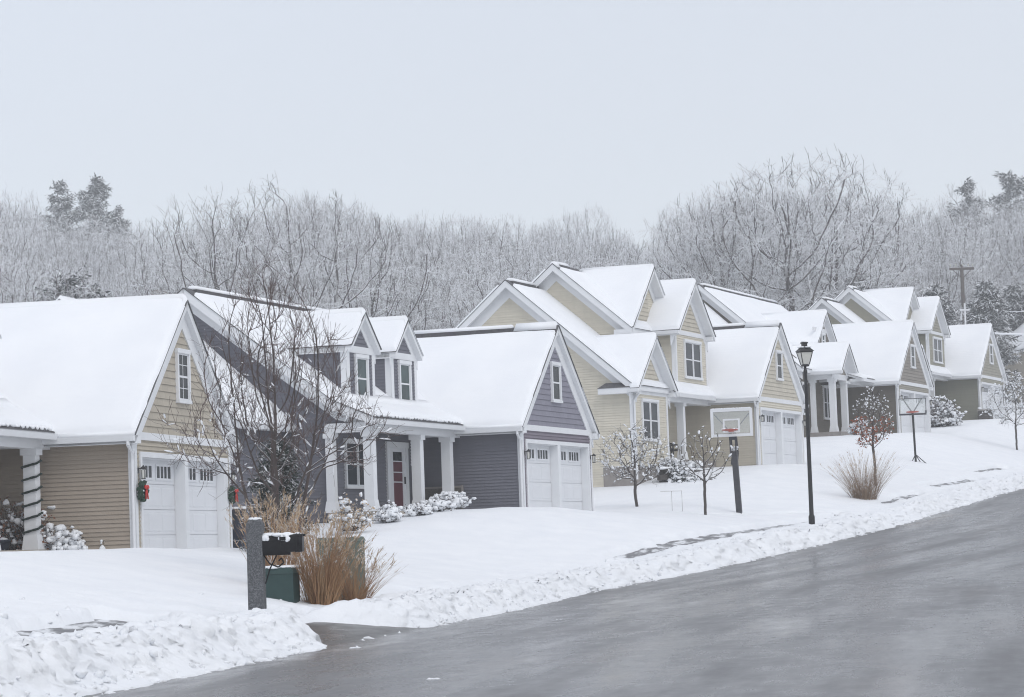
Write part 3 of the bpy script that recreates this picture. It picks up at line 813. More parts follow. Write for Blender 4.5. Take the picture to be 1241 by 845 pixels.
def house_b(i, label, c, C=(-10.45, 1.95, 4.59, 2.3), foundation=True):
    """two-storey house with nested gables down the street and cross gables to the street"""
    root = house_root(i, label)
    garage(root, c, vent=(1.3, 4.4) if i == 3 else None, pk=5.6, grid=0)
    m = .855
    cu, ch, cz, cr = C
    # lower wing: ridge along the street at w=6.37
    W = MB()
    siding(W, 'u', -12.3, [(3.1, -2.2), (11, -2.2), (11, 2.7), (6.37, 6.6), (3.1, 3.80)])
    siding(W, 'u', -12.3, [(1.9, -.02), (3.1, -.02), (3.1, 3.8), (1.9, 2.75)])
    W.build('wing_wall', c['front'], root); W = MB()
    siding(W, 'u', -9.6, [(3.0, 4.0), (8.2, 4.0), (8.2, 5.2), (5.55, 7.3), (3.0, 5.1)])
    siding(W, 'w', 2.95, [(-9.6, 3.2), (-7.0, 3.2), (-7.0, 5.1), (-9.6, 5.1)])
    siding(W, 'w', 2.95, [(-9.6, 5.0), (-4.8, 5.0), (-7.2, 7.2)])
    W.build('upper_wall', c['front'], root); W = MB()
    siding(W, 'w', 3.1, [(cu+ch, -.5), (-HW, -.5), (-HW, 2.7), (cu+ch, 2.7)])
    siding(W, 'u', cu+ch, [(1.9, -.5), (3.1, -.5), (3.1, 2.7), (1.9, 2.7)], out=1)
    siding(W, 'w', 1.9, [(cu-ch if i != 3 else -12.3, -.02), (cu+ch, -.02), (cu+ch, 2.6), (cu-ch if i != 3 else -12.3, 2.6)])
    W.build('porch_wall', c['front'], root); W = MB()
    # upper room over the porch
    siding(W, 'w', 1.95, [(-7.05, 2.9), (-3.2, 2.9), (-3.2, 5.1), (-7.05, 5.1)]); 
    siding(W, 'u', -7.05, [(1.95, 2.8), (3.2, 3.2), (3.2, 5.05), (1.95, 5.05)]); siding(W, 'u', -3.2, [(1.95, 2.5), (6.5, 2.5), (6.5, 5.05), (1.95, 5.05)], out=1)
    W.build('room_wall', c['front'], root)
    G = MB()
    siding(G, 'w', 1.9, [(cu-ch, 2.66), (cu+ch, 2.66), (cu+ch, cz-.84*ch-.1), (cu, cz-.12), (cu-ch, cz-.84*ch-.1)], h=.155)
    G.build('gable_wall', c['gable'], root); G = MB()
    siding(G, 'w', 1.95, [(-7.05, 5.05), (-3.2, 5.05), (-5.15, 6.72)], h=.155)
    G.build('gable_wall', c['gable'], root); G = MB()
    siding(G, 'w', 2.93, [(-9.5, 5.05), (-7.0, 5.05), (-7.2, 7.25)], h=.155)
    G.build('gable_wall', c['gable'], root)
    if foundation:
        f = MB(); f.box((-12.30, 1.89, -2.6), (-8.4, 3.1, -.03)); f.build('foundation', M['concrete'], root)
    r = Roof()
    r.gable('u', 0, 1.75, 2.79, 6.37, 6.745, -12.7, -3, 11.0, 2.79, hole=.34); r.vent('u', 6.37, 6.745, -12.3, -9.7, m)
    r.build(root, 'wing_roof')
    r = Roof()
    r.slope([(-10, 5.55, 7.49), (0, 5.55, 7.49), (0, 2.62, 4.985), (-10, 2.62, 4.985)], hole=.34); r.slope([(0, 5.55, 7.49), (-10, 5.55, 7.49), (-10, 8.5, 4.97), (0, 8.5, 4.97)], hole=.34); r.vent('u', 5.55, 7.49, -9.6, -8.5, m); r.ridge_cap('u', 5.55, 7.45, -10, -9.5)
    r.slope([(-7.2, 2.55, 7.38), (-7.2, 5.55, 7.38), (-9.97, 2.75, 5.0), (-9.97, 2.55, 5.0)]); r.slope([(-7.2, 5.6, 7.38), (-7.2, 2.55, 7.38), (-4.4, 2.55, 5.0), (-4.4, 5.6, 5.0)]); r.ridge_cap('w', -7.2, 7.38, 2.55, 5.5)
    r.slope([(-5.3, 1.57, 6.92), (-5.3, 4.6, 6.92), (-7.62, 3.1, 4.99), (-7.62, 1.57, 4.99)]); r.slope([(-5.3, 4.6, 6.92), (-5.3, 1.57, 6.92), (-2.98, 1.57, 4.99), (-2.98, 4.6, 4.99)]); r.ridge_cap('w', -5.3, 6.92, 1.57, 4.5)
    r.gutter((-7.60, 1.6, 4.86), (-7.60, 2.9, 4.86), (-1, 0), False)
    r.build(root, 'upper_roof')
    r = Roof()
    zc = cz-.84*cr; r.slope([(cu, 1.52, cz), (cu, 1.9+(cz-2.79)/.855, cz), (cu-cr, 1.85, zc), (cu-cr, 1.52, zc)]); r.slope([(cu, 5, cz), (cu, 1.52, cz), (cu+cr, 1.52, zc), (cu+cr, 5, zc)]); r.ridge_cap('w', cu, cz, 1.52, 4.2)
    r.gutter((cu-cr+.02, 1.54, cz-.84*cr-.13), (cu-cr+.02, 1.9, cz-.84*cr-.13), (-1, 0), False)
    r.build(root, 'street_gable_roof')
    r = Roof()
    r.slope([(cu+ch, 2.6, 3.55), (-3.0, 2.6, 3.55), (-3.0, 1.56, 2.68), (cu+ch, 1.56, 2.68)], trim=.12); r.gutter((cu+cr-.1, 1.57, 2.52), (-3.72, 1.57, 2.52), (0, -1))
    r.build(root, 'porch_roof')
    t = MB()
    for (uc, w, apex, e, mm, lo, d) in ((-10.45 if i == 3 else cu, 1.9, cz, cr-.02, .84, .40, .036), (-5.3, 1.95, 6.92, 2.3, .835, .38, .036), (-7.2, 2.93, 7.38, 2.7, .855, .36, .036)):
        for s in (-1, 1):
            a = [(uc+s*e, w-d, apex-mm*e-.19), (uc, w-d, apex-.19), (uc, w-d, apex-.19-lo), (uc+s*e, w-d, apex-mm*e-.19-lo)]
            t.hexa(a, [(p[0], p[1]+.031, p[2]) for p in a])
            if w < 2: t.box((uc+s*(e-.33), w-.3, apex-mm*e-.16), (uc+s*(e-.02), w+.4, apex-mm*e-.01))
    for (u, wr, zr, lo, e, mm) in ((-12.3, 6.37, 6.745, .42, 4.6, .86), (-9.6, 5.55, 7.49, .42, 2.95, .855)):
        for s in (-1, 1):
            a = [(u-.035, wr+s*e, zr-mm*e-.19), (u-.035, wr, zr-.19), (u-.035, wr, zr-.19-lo), (u-.035, wr+s*e, zr-mm*e-.19-lo)]
            t.hexa(a, [(p[0]+.03, p[1], p[2]) for p in a])
            b = [(u-.385, wr+s*e, zr-mm*e-.02), (u-.385, wr, zr-.02), (u-.385, wr, zr-.27), (u-.385, wr+s*e, zr-mm*e-.27)]
            t.hexa(b, [(p[0]+.02, p[1], p[2]) for p in b])
    t.box((cu-ch-.02, 1.86, 2.50), (cu+ch+.02, 1.897, 2.66)); t.box((-7.05, 1.905, 4.90), (-3.2, 1.946, 5.06))
    # eave return wrapping the front corner
    t.box((-12.72, 1.60, 2.50), (-12.303, 3.05, 2.70)); t.box((-9.98, 2.62, 4.78), (-9.603, 3.3, 4.95))
    corner(t, 'u', -12.3, -1, 1.9, 2.03, -.02, 2.5); corner(t, 'w', 1.9, -1, -12.328, -12.18, -.02, 2.5); corner(t, 'w', 1.9, -1, cu+ch-.13, cu+ch+.028, -.02, 2.5)
    corner(t, 'u', -9.6, -1, 2.95, 3.07, 3.6, 4.8); corner(t, 'w', 1.95, -1, -7.078, -6.93, 2.9, 4.9); corner(t, 'u', -7.05, -1, 1.95, 2.08, 2.9, 4.9); corner(t, 'w', 1.95, -1, -3.3, -3.172, 2.9, 4.9)
    t.box((cu+ch+.03, 1.80, 2.36), (-HW-.03, 2.06, 2.56)); t.box((cu+ch+.03, 1.70, 2.56), (-HW-.03, 1.86, 2.62)); t.box((cu+ch+.03, 2.06, 2.50), (-HW-.03, 3.1, 2.515))
    t.build('trim', M['white'], root)
    pr = MB(); pr.hexa([(-12.74, 1.60, 2.70), (-12.303, 1.60, 2.70), (-12.303, 3.07, 2.70), (-12.74, 3.07, 2.70)], [(-12.5, 1.65, 2.88), (-12.303, 1.65, 2.9), (-12.303, 2.9, 2.9), (-12.5, 2.85, 2.88)]); pr.build('eave_return', M['shingle'], root)
    d = MB(); d.path([(-12.42, 1.62, 2.5), (-12.40, 1.72, 2.40), (-12.36, 1.84, 2.25), (-12.36, 1.84, -.5)], [.038]*4, 8); d.build('downspout', M['white'], root)
    f = MB(); f.box((cu+ch+.02, 1.7, -1.5), (-HW-.03, 3.09, .27)); f.build('porch_floor', M['concrete'], root)
    post(root, -6.72, 1.93, .27, 2.362)
    window(root, 'w', 1.9, -11.50, -9.62, .86, 2.36, cols=2, rows=2)
    window(root, 'w', 1.95, -6.05, -3.95, 3.30, 4.76, cols=2, rows=2)
    window(root, 'w', 3.1, -8.0, -7.15, .55, 2.2, cols=1, rows=2)
    return root

def house_d(i, label, c):
    """house with a street porch under its own gable and one big dormer"""
    root = house_root(i, label)
    garage(root, c, grid=0, pk=5.62)
    wr, zr, m = 7.56, 7.26, .82; we, ze = 2.75, 3.08; ms = (zr-ze)/(wr-we); m = ms; U0, U1 = -10.2, 2.6
    W = MB()
    siding(W, 'u', -9.8, [(3.1, -1.2), (12, -1.2), (12, 3.4), (wr, zr-.15), (3.1, 3.6)])
    siding(W, 'w', 3.1, [(-9.8, -1.2), (-HW, -1.2), (-HW, 2.9), (-9.8, 2.9)])
    W.build('main_wall', c['lap'], root); W = MB()
    siding(W, 'u', U1-.4, [(3.1, -1.2), (12, -1.2), (12, 3.4), (wr, zr-.15), (3.1, 3.6)], out=1)
    W.build('end_wall', c['lap'], root)
    r = Roof(); r.gable('u', 0, we, ze, wr, zr, U0, U1, 2*wr-we-.8, ze+m*.8, hole=.32); r.vent('u', wr, zr, U0+.5, U1-.05, m)
    r.slope([(-5.9, 3.2, 3.42), (-3.3, 3.2, 3.42), (-3.3, 1.05, 2.70), (-5.9, 1.05, 2.70)], trim=.1); r.build(root, 'main_roof')
    t = MB()
    for s, e in ((-1, wr-we-.1), (1, 4.8)):
        a = [(-9.835, wr+s*e, zr-m*e-.19), (-9.835, wr, zr-.19), (-9.835, wr, zr-.62), (-9.835, wr+s*e, zr-m*e-.60)]
        t.hexa(a, [(p[0]+.03, p[1], p[2]) for p in a])
        b = [(-10.185, wr+s*e, zr-m*e-.02), (-10.185, wr, zr-.02), (-10.185, wr, zr-.27), (-10.185, wr+s*e, zr-m*e-.27)]
        t.hexa(b, [(p[0]+.02, p[1], p[2]) for p in b])
    # porch
    pu, ph, pz, pm = -7.05, 1.50, 4.26, .86
    t.box((-8.24, 1.79, 2.60), (-5.80, 2.06, 2.86)); t.box((-8.24, 2.061, 2.602), (-7.98, 3.1, 2.86)); t.box((-6.06, 2.061, 2.602), (-5.802, 3.1, 2.86)); t.box((-8.2, 2.06, 2.84), (-5.84, 3.1, 2.86))
    t.box((-5.79, 1.66, 2.45), (-3.62, 1.8, 2.62)); t.box((-5.79, 1.8, 2.45), (-3.3, 3.1, 2.47))
    for s in (-1, 1):
        a = [(pu+s*1.46, 1.76, pz-pm*1.46-.14), (pu, 1.76, pz-.14), (pu, 1.76, pz-.75), (pu+s*1.46, 1.76, pz-pm*1.46-.40)]
        t.hexa(a, [(p[0], p[1]+.03, p[2]) for p in a])
        t.box((pu+s*1.2, 1.34, 2.86), (pu+s*1.47, 3.2, 2.93))
    t.box((-5.82, 1.0, 2.56), (-3.3, 1.68, 2.70))
    t.build('trim', M['white'], root)
    g = MB(); siding(g, 'w', 1.80, [(pu-1.2, 2.86), (pu+1.2, 2.86), (pu, pz-.2)]); g.build('porch_gable', c['gable'], root)
    e = MB(); e.hexa([(-5.0, .98, 2.70), (-3.28, .98, 2.70), (-3.28, 1.7, 2.70), (-5.0, 1.7, 2.70)], [(-4.8, 1.1, 2.78), (-3.28, 1.1, 2.78), (-3.28, 1.7, 2.86), (-4.8, 1.7, 2.86)]); e.build('eave_return', M['shingle'], root)
    r = Roof(); r.gable('w', 0, pu-ph, pz-pm*ph, pu, pz, 1.28, 4.6, pu+ph, pz-pm*ph); r.ridge_cap('w', pu, pz, 1.28, 4.4); r.gutter((pu-ph+.02, 1.3, 2.82), (pu-ph+.02, 3.2, 2.82), (-1, 0)); r.build(root, 'porch_roof')
    f = MB(); f.box((-8.5, 1.5, -1.2), (-5.6, 3.09, .14)); f.build('porch_floor', M['concrete'], root)
    for u in (-8.06, -5.97): post(root, u, 1.93, .14, 2.61, .14)
    post(root, -8.1, 2.86, .14, 2.61, .11)
    window(root, 'w', 3.1, -5.55, -4.15, .86, 2.5, cols=2, rows=2, grid=0)
    window(root, 'w', 3.1, -9.3, -8.4, .96, 2.5, cols=1, rows=2)
    mz = lambda w: zr-m*(wr-w)
    dormer(root, c, -5.1, 3.1, 3.6, mz, half=1.75, zr=6.0, oh=.2, ov=.3, win=(4.3, 5.0), winh=.30, m=.85)
    lw = MB(); siding(lw, 'u', -13, [(4.8, -1.2), (10, -1.2), (10, 3.6), (7.4, 6.1), (4.8, 3.6)]); lw.build('wing_wall', c['lap'], root)
    q = Roof(); q.gable('u', 0, 4.4, 3.5, 7.4, 6.28, -13.3, -9.82, 10.4, 3.5); q.build(root, 'wing_roof')
    return root

house_a(1, 'tan clapboard house whose porch column is wound with a dark garland', P1)
house_a(2, 'slate purple house with two narrow dormers and a red front door', P2)
house_b(3, 'tall cream yellow house with nested gables behind the near basketball hoop', P3)
house_d(4, 'brown taupe house with a gabled two column porch behind the street lamp', P4)
house_b(5, 'sage green house at the top of the row, beside the snowy round shrub', P5, C=(-10.0, 1.7, 3.95, 1.95), foundation=False)
# ------------------------------------------------------------------ plants
def tubes_np(segs, k):
    """segs: (n,8) p0 p1 r0 r1 -> vertices, quads"""
    S = np.asarray(segs, float)
    p, q, r0, r1 = S[:, :3], S[:, 3:6], S[:, 6], S[:, 7]
    d = q-p; L = np.linalg.norm(d, axis=1, keepdims=True); d = d/np.maximum(L, 1e-6)
    ref = np.where(np.abs(d[:, 2:3]) < .9, np.array([[0, 0, 1.]]), np.array([[1., 0, 0]]))
    a = np.cross(d, ref); a /= np.linalg.norm(a, axis=1, keepdims=True); b = np.cross(d, a)
    n = len(S); V = np.empty((n, 2*k, 3))
    for i in range(k):
        t = 2*math.pi*i/k+.5
        o = a*math.cos(t)+b*math.sin(t)
        V[:, i] = p+o*r0[:, None]; V[:, k+i] = q+o*r1[:, None]
    base = (np.arange(n)*2*k)[:, None]
    F = []
    for i in range(k):
        j = (i+1) % k; F.append(base+np.array([[i, j, k+j, k+i]]))
    return V.reshape(-1, 3), np.stack(F, 1).reshape(-1, 4)

def grow(rnd, H, r0, lens, angs, dens, seg, jit, up, trunk_clear=.25, rmin=.008, stems=1, fan=0.0, maxn=40000, tip=.35, lean=(0, 0)):
    """recursive bare tree; returns rows p0 p1 r0 r1 level"""
    out = []; top = len(lens)-1
    def br(p, d, L, r, lev):
        n = max(2, int(round(L/seg[lev]))); st = L/n
        nxt = 0
        for i in range(n):
            t = i/n
            if len(out) > maxn: return
            j = jit[lev]
            d2 = Vector((d.x+rnd.gauss(0, j), d.y+rnd.gauss(0, j), d.z+rnd.gauss(0, j)+up[lev])).normalized()
            q = p+d2*st; ra = max(rmin, r*(1-t*(1-tip))); rb = max(rmin, r*(1-(i+1)/n*(1-tip)))
            out.append((p.x, p.y, p.z, q.x, q.y, q.z, ra, rb, lev))
            p, d = q, d2
            if lev < top:
                c0 = trunk_clear if lev == 0 else .12
                if t+1/n > c0:
                    m = dens[lev]*st; k = int(m)+(rnd.random() < m-int(m))
                    for _ in range(k):
                        a = angs[lev]*rnd.uniform(.65, 1.3); az = rnd.uniform(0, 2*math.pi)
                        o = d.orthogonal().normalized(); o = Matrix.Rotation(az, 3, d) @ o
                        cd = (d*math.cos(a)+o*math.sin(a)).normalized()
                        tt = (t+1/n-c0)/(1-c0)
                        cl = lens[lev+1]*rnd.uniform(.6, 1.15)*(1-.55*tt)
                        br(p-d*st*rnd.random(), cd, cl, max(rmin, rb*rnd.uniform(.42, .62)), lev+1)
        if lev < top:                                   # forked tip
            for s in range(2):
                a = angs[lev]*rnd.uniform(.3, .7); o = Matrix.Rotation(rnd.uniform(0, 6.28), 3, d) @ d.orthogonal().normalized()
                br(p, (d*math.cos(a)+o*math.sin(a)).normalized(), lens[lev+1]*rnd.uniform(.5, .9), max(rmin, r*tip*.8), lev+1)
    for s in range(stems):
        az = 2*math.pi*s/stems+rnd.uniform(-.4, .4); f = fan*rnd.uniform(.35, 1.1)
        d = Vector((math.cos(az)*f+lean[0], math.sin(az)*f+lean[1], 1)).normalized()
        br(Vector((math.cos(az)*.06*(stems > 1), math.sin(az)*.06*(stems > 1), -.2)), d, lens[0]*(rnd.uniform(.75, 1.05) if stems > 1 else 1), r0*(rnd.uniform(.7, 1) if stems > 1 else 1), 0)
    return np.array(out)

def tree_parts(T, bark, twig, trunk_lev=1, k_thin=3, parent=None):
    """split into trunk (levels <= trunk_lev) and crown"""
    a = T[T[:, 8] <= trunk_lev]; b = T[T[:, 8] > trunk_lev]
    V, F = tubes_np(a[:, :8], 6); tr = np_mesh('trunk', V, F, bark, parent, True)
    V, F = tubes_np(b[:, :8], k_thin); cr = np_mesh('crown', V, F, twig, parent, False)
    return tr, cr

def snow_on(T, rnd, prob, thick, parent, lev0=1, zmax=None, name='snow', lumps=0.0, stretch=(.4, 1.0), mat=None):
    """little cushions of snow lying along the upper side of twigs"""
    V = []; F = []
    for row in T:
        if row[8] < lev0 or rnd.random() > prob: continue
        p = Vector(row[:3]); q = Vector(row[3:6]); d = q-p; L = d.length
        if L < 1e-4: continue
        hz = math.hypot(d.x, d.y)/L
        if hz < .35 and rnd.random() > .25: continue
        if zmax and rnd.random() < (max(p.z, 0)/zmax)**1.5: continue
        d /= L; k = rnd.uniform(*stretch)*L; c = p+d*L*rnd.uniform(.3, .7)
        th = thick*rnd.uniform(.6, 1.5)
        side = d.cross(Vector((0, 0, 1)));
        if side.length < .05: side = Vector((1, 0, 0))
        side.normalize(); upv = side.cross(d).normalized()
        c = c+Vector((0, 0, row[6]*.6+th*.35))
        b = len(V)
        if rnd.random() < lumps: k = th*1.1
        for t, w in ((-.5, .25), (-.22, .95), (.18, 1.0), (.5, .3)):
            for i in range(5):
                a = 2*math.pi*i/5+.3
                V.append(c+d*(k*t)+side*math.cos(a)*th*w+upv*math.sin(a)*th*w*.8)
        for s in range(3):
            for i in range(5):
                j = (i+1) % 5; F.append((b+s*5+i, b+s*5+j, b+s*5+5+j, b+s*5+5+i))
        F.append((b, b+1, b+2, b+3)); F.append((b+15, b+16, b+17, b+18))
    return np_mesh(name, np.array([tuple(v) for v in V]), np.array(F), mat or M['twig_snow'], parent, True)
M['twig_snow'] = mat_snow('snow_on_branches', 20, .3, .02)
M['bark_far'] = mat_twig('snow_dusted_bark', (.11, .10, .097), .34, .5, nscale=.7, amount=.6)
M['twig_far'] = mat_twig('snow_dusted_twigs', (.135, .123, .122), .02, .50, nscale=.5, amount=.35)
M['twig_open'] = mat_twig('grey_brown_twigs', (.10, .092, .09), .24, .5, nscale=.6, amount=.5)
M['bark_red'] = mat_twig('reddish_brown_bark', (.085, .07, .066), .62, .35, nscale=2, amount=.35)
M['twig_red'] = mat_twig('reddish_brown_twigs', (.11, .08, .075), .72, .3, nscale=4, amount=.35)
M['bark_young'] = mat_twig('young_tree_bark', (.085, .075, .07), .6, .35, nscale=2, amount=.3)
M['needle'] = mat_twig('dark_needles_with_snow', (.034, .046, .038), .42, .45, nscale=1.2, amount=.5)
M['needle_dark'] = mat_twig('dark_needles_flecked_with_snow', (.022, .032, .024), .80, .35, nscale=2.5, amount=.55)
M['needle_white'] = mat_twig('needles_bent_under_snow', (.085, .09, .085), -.25, .6, nscale=.9, amount=.5)

def ribbons(rows, widths):
    """rows: list of point lists -> flat blade strips"""
    V = []; F = []
    for pts, w in zip(rows, widths):
        b = len(V); n = len(pts)
        az = random.uniform(0, math.pi); s = Vector((math.cos(az), math.sin(az), 0))
        for i, p in enumerate(pts):
            k = w*(1-.75*i/(n-1)); V.append(tuple(p-s*k)); V.append(tuple(p+s*k))
        for i in range(n-1): F.append((b+2*i, b+2*i+1, b+2*i+3, b+2*i+2))
    return np.array(V), np.array(F)
def grass_clump(name, label, cat, x, y, z, h, spread, n, rnd, cols, plumes=.5, droop=.5, base_r=.25, bend=None, group=None):
    """dry ornamental grass: blades (child), seed plumes (child)"""
    t = thing(name, label, cat, (x, y, z), 0, group)
    rows = []; ws = []; tips = []
    for k in range(n):
        az = rnd.uniform(0, 6.283); f = rnd.random()**.6
        L = h*rnd.uniform(.45, 1.1); out = spread*f*rnd.uniform(.5, 1.2)
        p = Vector((math.cos(az)*base_r*rnd.random(), math.sin(az)*base_r*rnd.random(), -.05)); d = Vector((math.cos(az)*out, math.sin(az)*out, 1)).normalized()
        if bend: d = (d+Vector(bend)*rnd.random()*.5).normalized()
        m = 7; pts = [p.copy()]
        g = droop*rnd.uniform(.1, 1.0)
        for i in range(m):
            d = (d+Vector((math.cos(az)*.03, math.sin(az)*.03, -g*.16*(i/m)*(1+out))) + Vector((rnd.gauss(0, .05), rnd.gauss(0, .05), 0))).normalized()
            p = p+d*L/m; pts.append(p.copy())
        rows.append(pts); ws.append(rnd.uniform(.003, .007)*(h/1.6)**.3); tips.append((pts[-2], pts[-1], d))
    V, F = ribbons(rows, ws); np_mesh('blades', V, F, cols[0], t)
    pr = []; pw = []
    for a, b, d in tips:
        if rnd.random() > plumes or b.z < h*.5: continue
        for k in range(9):
            s = a.lerp(b, rnd.random()); dd = (d+Vector((rnd.gauss(0, .35), rnd.gauss(0, .35), rnd.gauss(-.15, .25)))).normalized(); l = rnd.uniform(.06, .14)
            pr.append([s, s+dd*l*.5, s+dd*l+Vector((0, 0, -.02))]); pw.append(.007)
    if pr:
        V, F = ribbons(pr, pw); np_mesh('seed_plumes', V, F, cols[1], t)
    return t
def mat_grass(name, a, b, snow=.0):
    m = NT(name); o = m.obj(); f = m.noise(m.scale(o, (9, 9, 2)), 1, 3)
    c = m.ramp(f, [(.3, a), (.7, b)])
    if snow:
        g = m.n('ShaderNodeNewGeometry'); sp = m.n('ShaderNodeSeparateXYZ'); m.l(g.outputs['True Normal'], sp.inputs[0])
        k = m.ramp(m.math('ADD', m.math('ABSOLUTE', sp.outputs[2]), m.math('MULTIPLY', m.math('SUBTRACT', m.noise(o, 7, 2), .5), 1.2)), [(.75-snow, 0.0), (1.0-snow*.6, .9)])
        c = m.mix(k, c, (.82, .84, .87))
    m.base(c, .8, spec=.2); return m.m
M['grass_tan'] = mat_grass('dry_tan_grass', (.22, .11, .055), (.42, .27, .15))
M['grass_plume'] = mat_grass('pale_seed_heads', (.42, .30, .19), (.58, .46, .33), .22)
M['grass_brown'] = mat_grass('dry_brown_grass', (.19, .125, .085), (.33, .25, .18))
M['leaf_rust'] = mat_grass('rust_red_leaves', (.22, .05, .025), (.36, .13, .06))
M['leaf_dull'] = mat_grass('dull_twiggy_foliage', (.075, .062, .062), (.14, .12, .118))
M['leaf_brown'] = mat_grass('dead_brown_leaves', (.13, .06, .035), (.26, .13, .08))

def leaves_mesh(name, pts, size, rnd, mat, parent):
    V = []; F = []
    for p in pts:
        a = Vector((rnd.gauss(0, 1), rnd.gauss(0, 1), rnd.gauss(-.3, .6))).normalized(); b = a.orthogonal().normalized()
        b = Matrix.Rotation(rnd.uniform(0, 6.28), 3, a) @ b; s = size*rnd.uniform(.6, 1.3); i = len(V)
        V += [tuple(p), tuple(p+a*s*.5+b*s*.32), tuple(p+a*s+b*s*.05), tuple(p+a*s*.5-b*s*.32)]; F.append((i, i+1, i+2, i+3))
    return np_mesh(name, np.array(V), np.array(F), mat, parent)

def shrub(label, x, y, w, h, rnd, snow=.5, leaf=None, nb=60, cat='shrub', blob=.07, group=None, twig='bark_young', name='shrub', needle=False, dz=0):
    """bush of twigs (child) with pillows of snow (child)"""
    t = thing(name, label, cat, (x, y, ground_at(x, y)-.03+dz), 0, group)
    rows = []
    for k in range(nb):
        az = rnd.uniform(0, 6.28); el = rnd.uniform(.2, 1.45)
        d = Vector((math.cos(az)*math.cos(el), math.sin(az)*math.cos(el), math.sin(el)))
        L = 1/math.sqrt((math.cos(el)/(w/2))**2+(math.sin(el)/h)**2)*rnd.uniform(.7, 1.05)
        p = Vector((rnd.gauss(0, w*.08), rnd.gauss(0, w*.08), 0)); n = 4
        for i in range(n):
            d2 = (d+Vector((rnd.gauss(0, .15), rnd.gauss(0, .15), rnd.gauss(0, .1)))).normalized(); q = p+d2*L/n
            rows.append((*p, *q, .012*(1-i/n)+.004, .012*(1-(i+1)/n)+.004, i)); p0 = p; p = q
            for s in range(2):
                d3 = (d+Vector((rnd.gauss(0, .7), rnd.gauss(0, .7), rnd.gauss(.1, .5)))).normalized(); qq = q+d3*L*.22; rows.append((*q, *qq, .005, .003, 4))
    T = np.array(rows); V, F = tubes_np(T[:, :8], 4); np_mesh('stems', V, F, M[twig], t)
    if leaf:
        pts = [Vector(r[3:6])+Vector((rnd.gauss(0, .03), rnd.gauss(0, .03), rnd.gauss(0, .03))) for r in T if r[8] >= 2 for _ in range(leaf[1]) if rnd.random() < .8]
        leaves_mesh('leaves', pts, leaf[2], rnd, leaf[0], t)
    mb = MB()
    for r in T:
        if r[8] >= 2 and rnd.random() < snow:
            s = blob*rnd.uniform(.5, 1.3); mb.blob((r[3]+rnd.gauss(0, s*.3), r[4]+rnd.gauss(0, s*.3), r[5]+s*.12), s*rnd.uniform(.5, 1.1), s*rnd.uniform(.5, 1.1), s*rnd.uniform(.4, .85), .45, 1, rnd)
    if mb.v: mb.build('snow', M['twig_snow'], t, True)
    return t

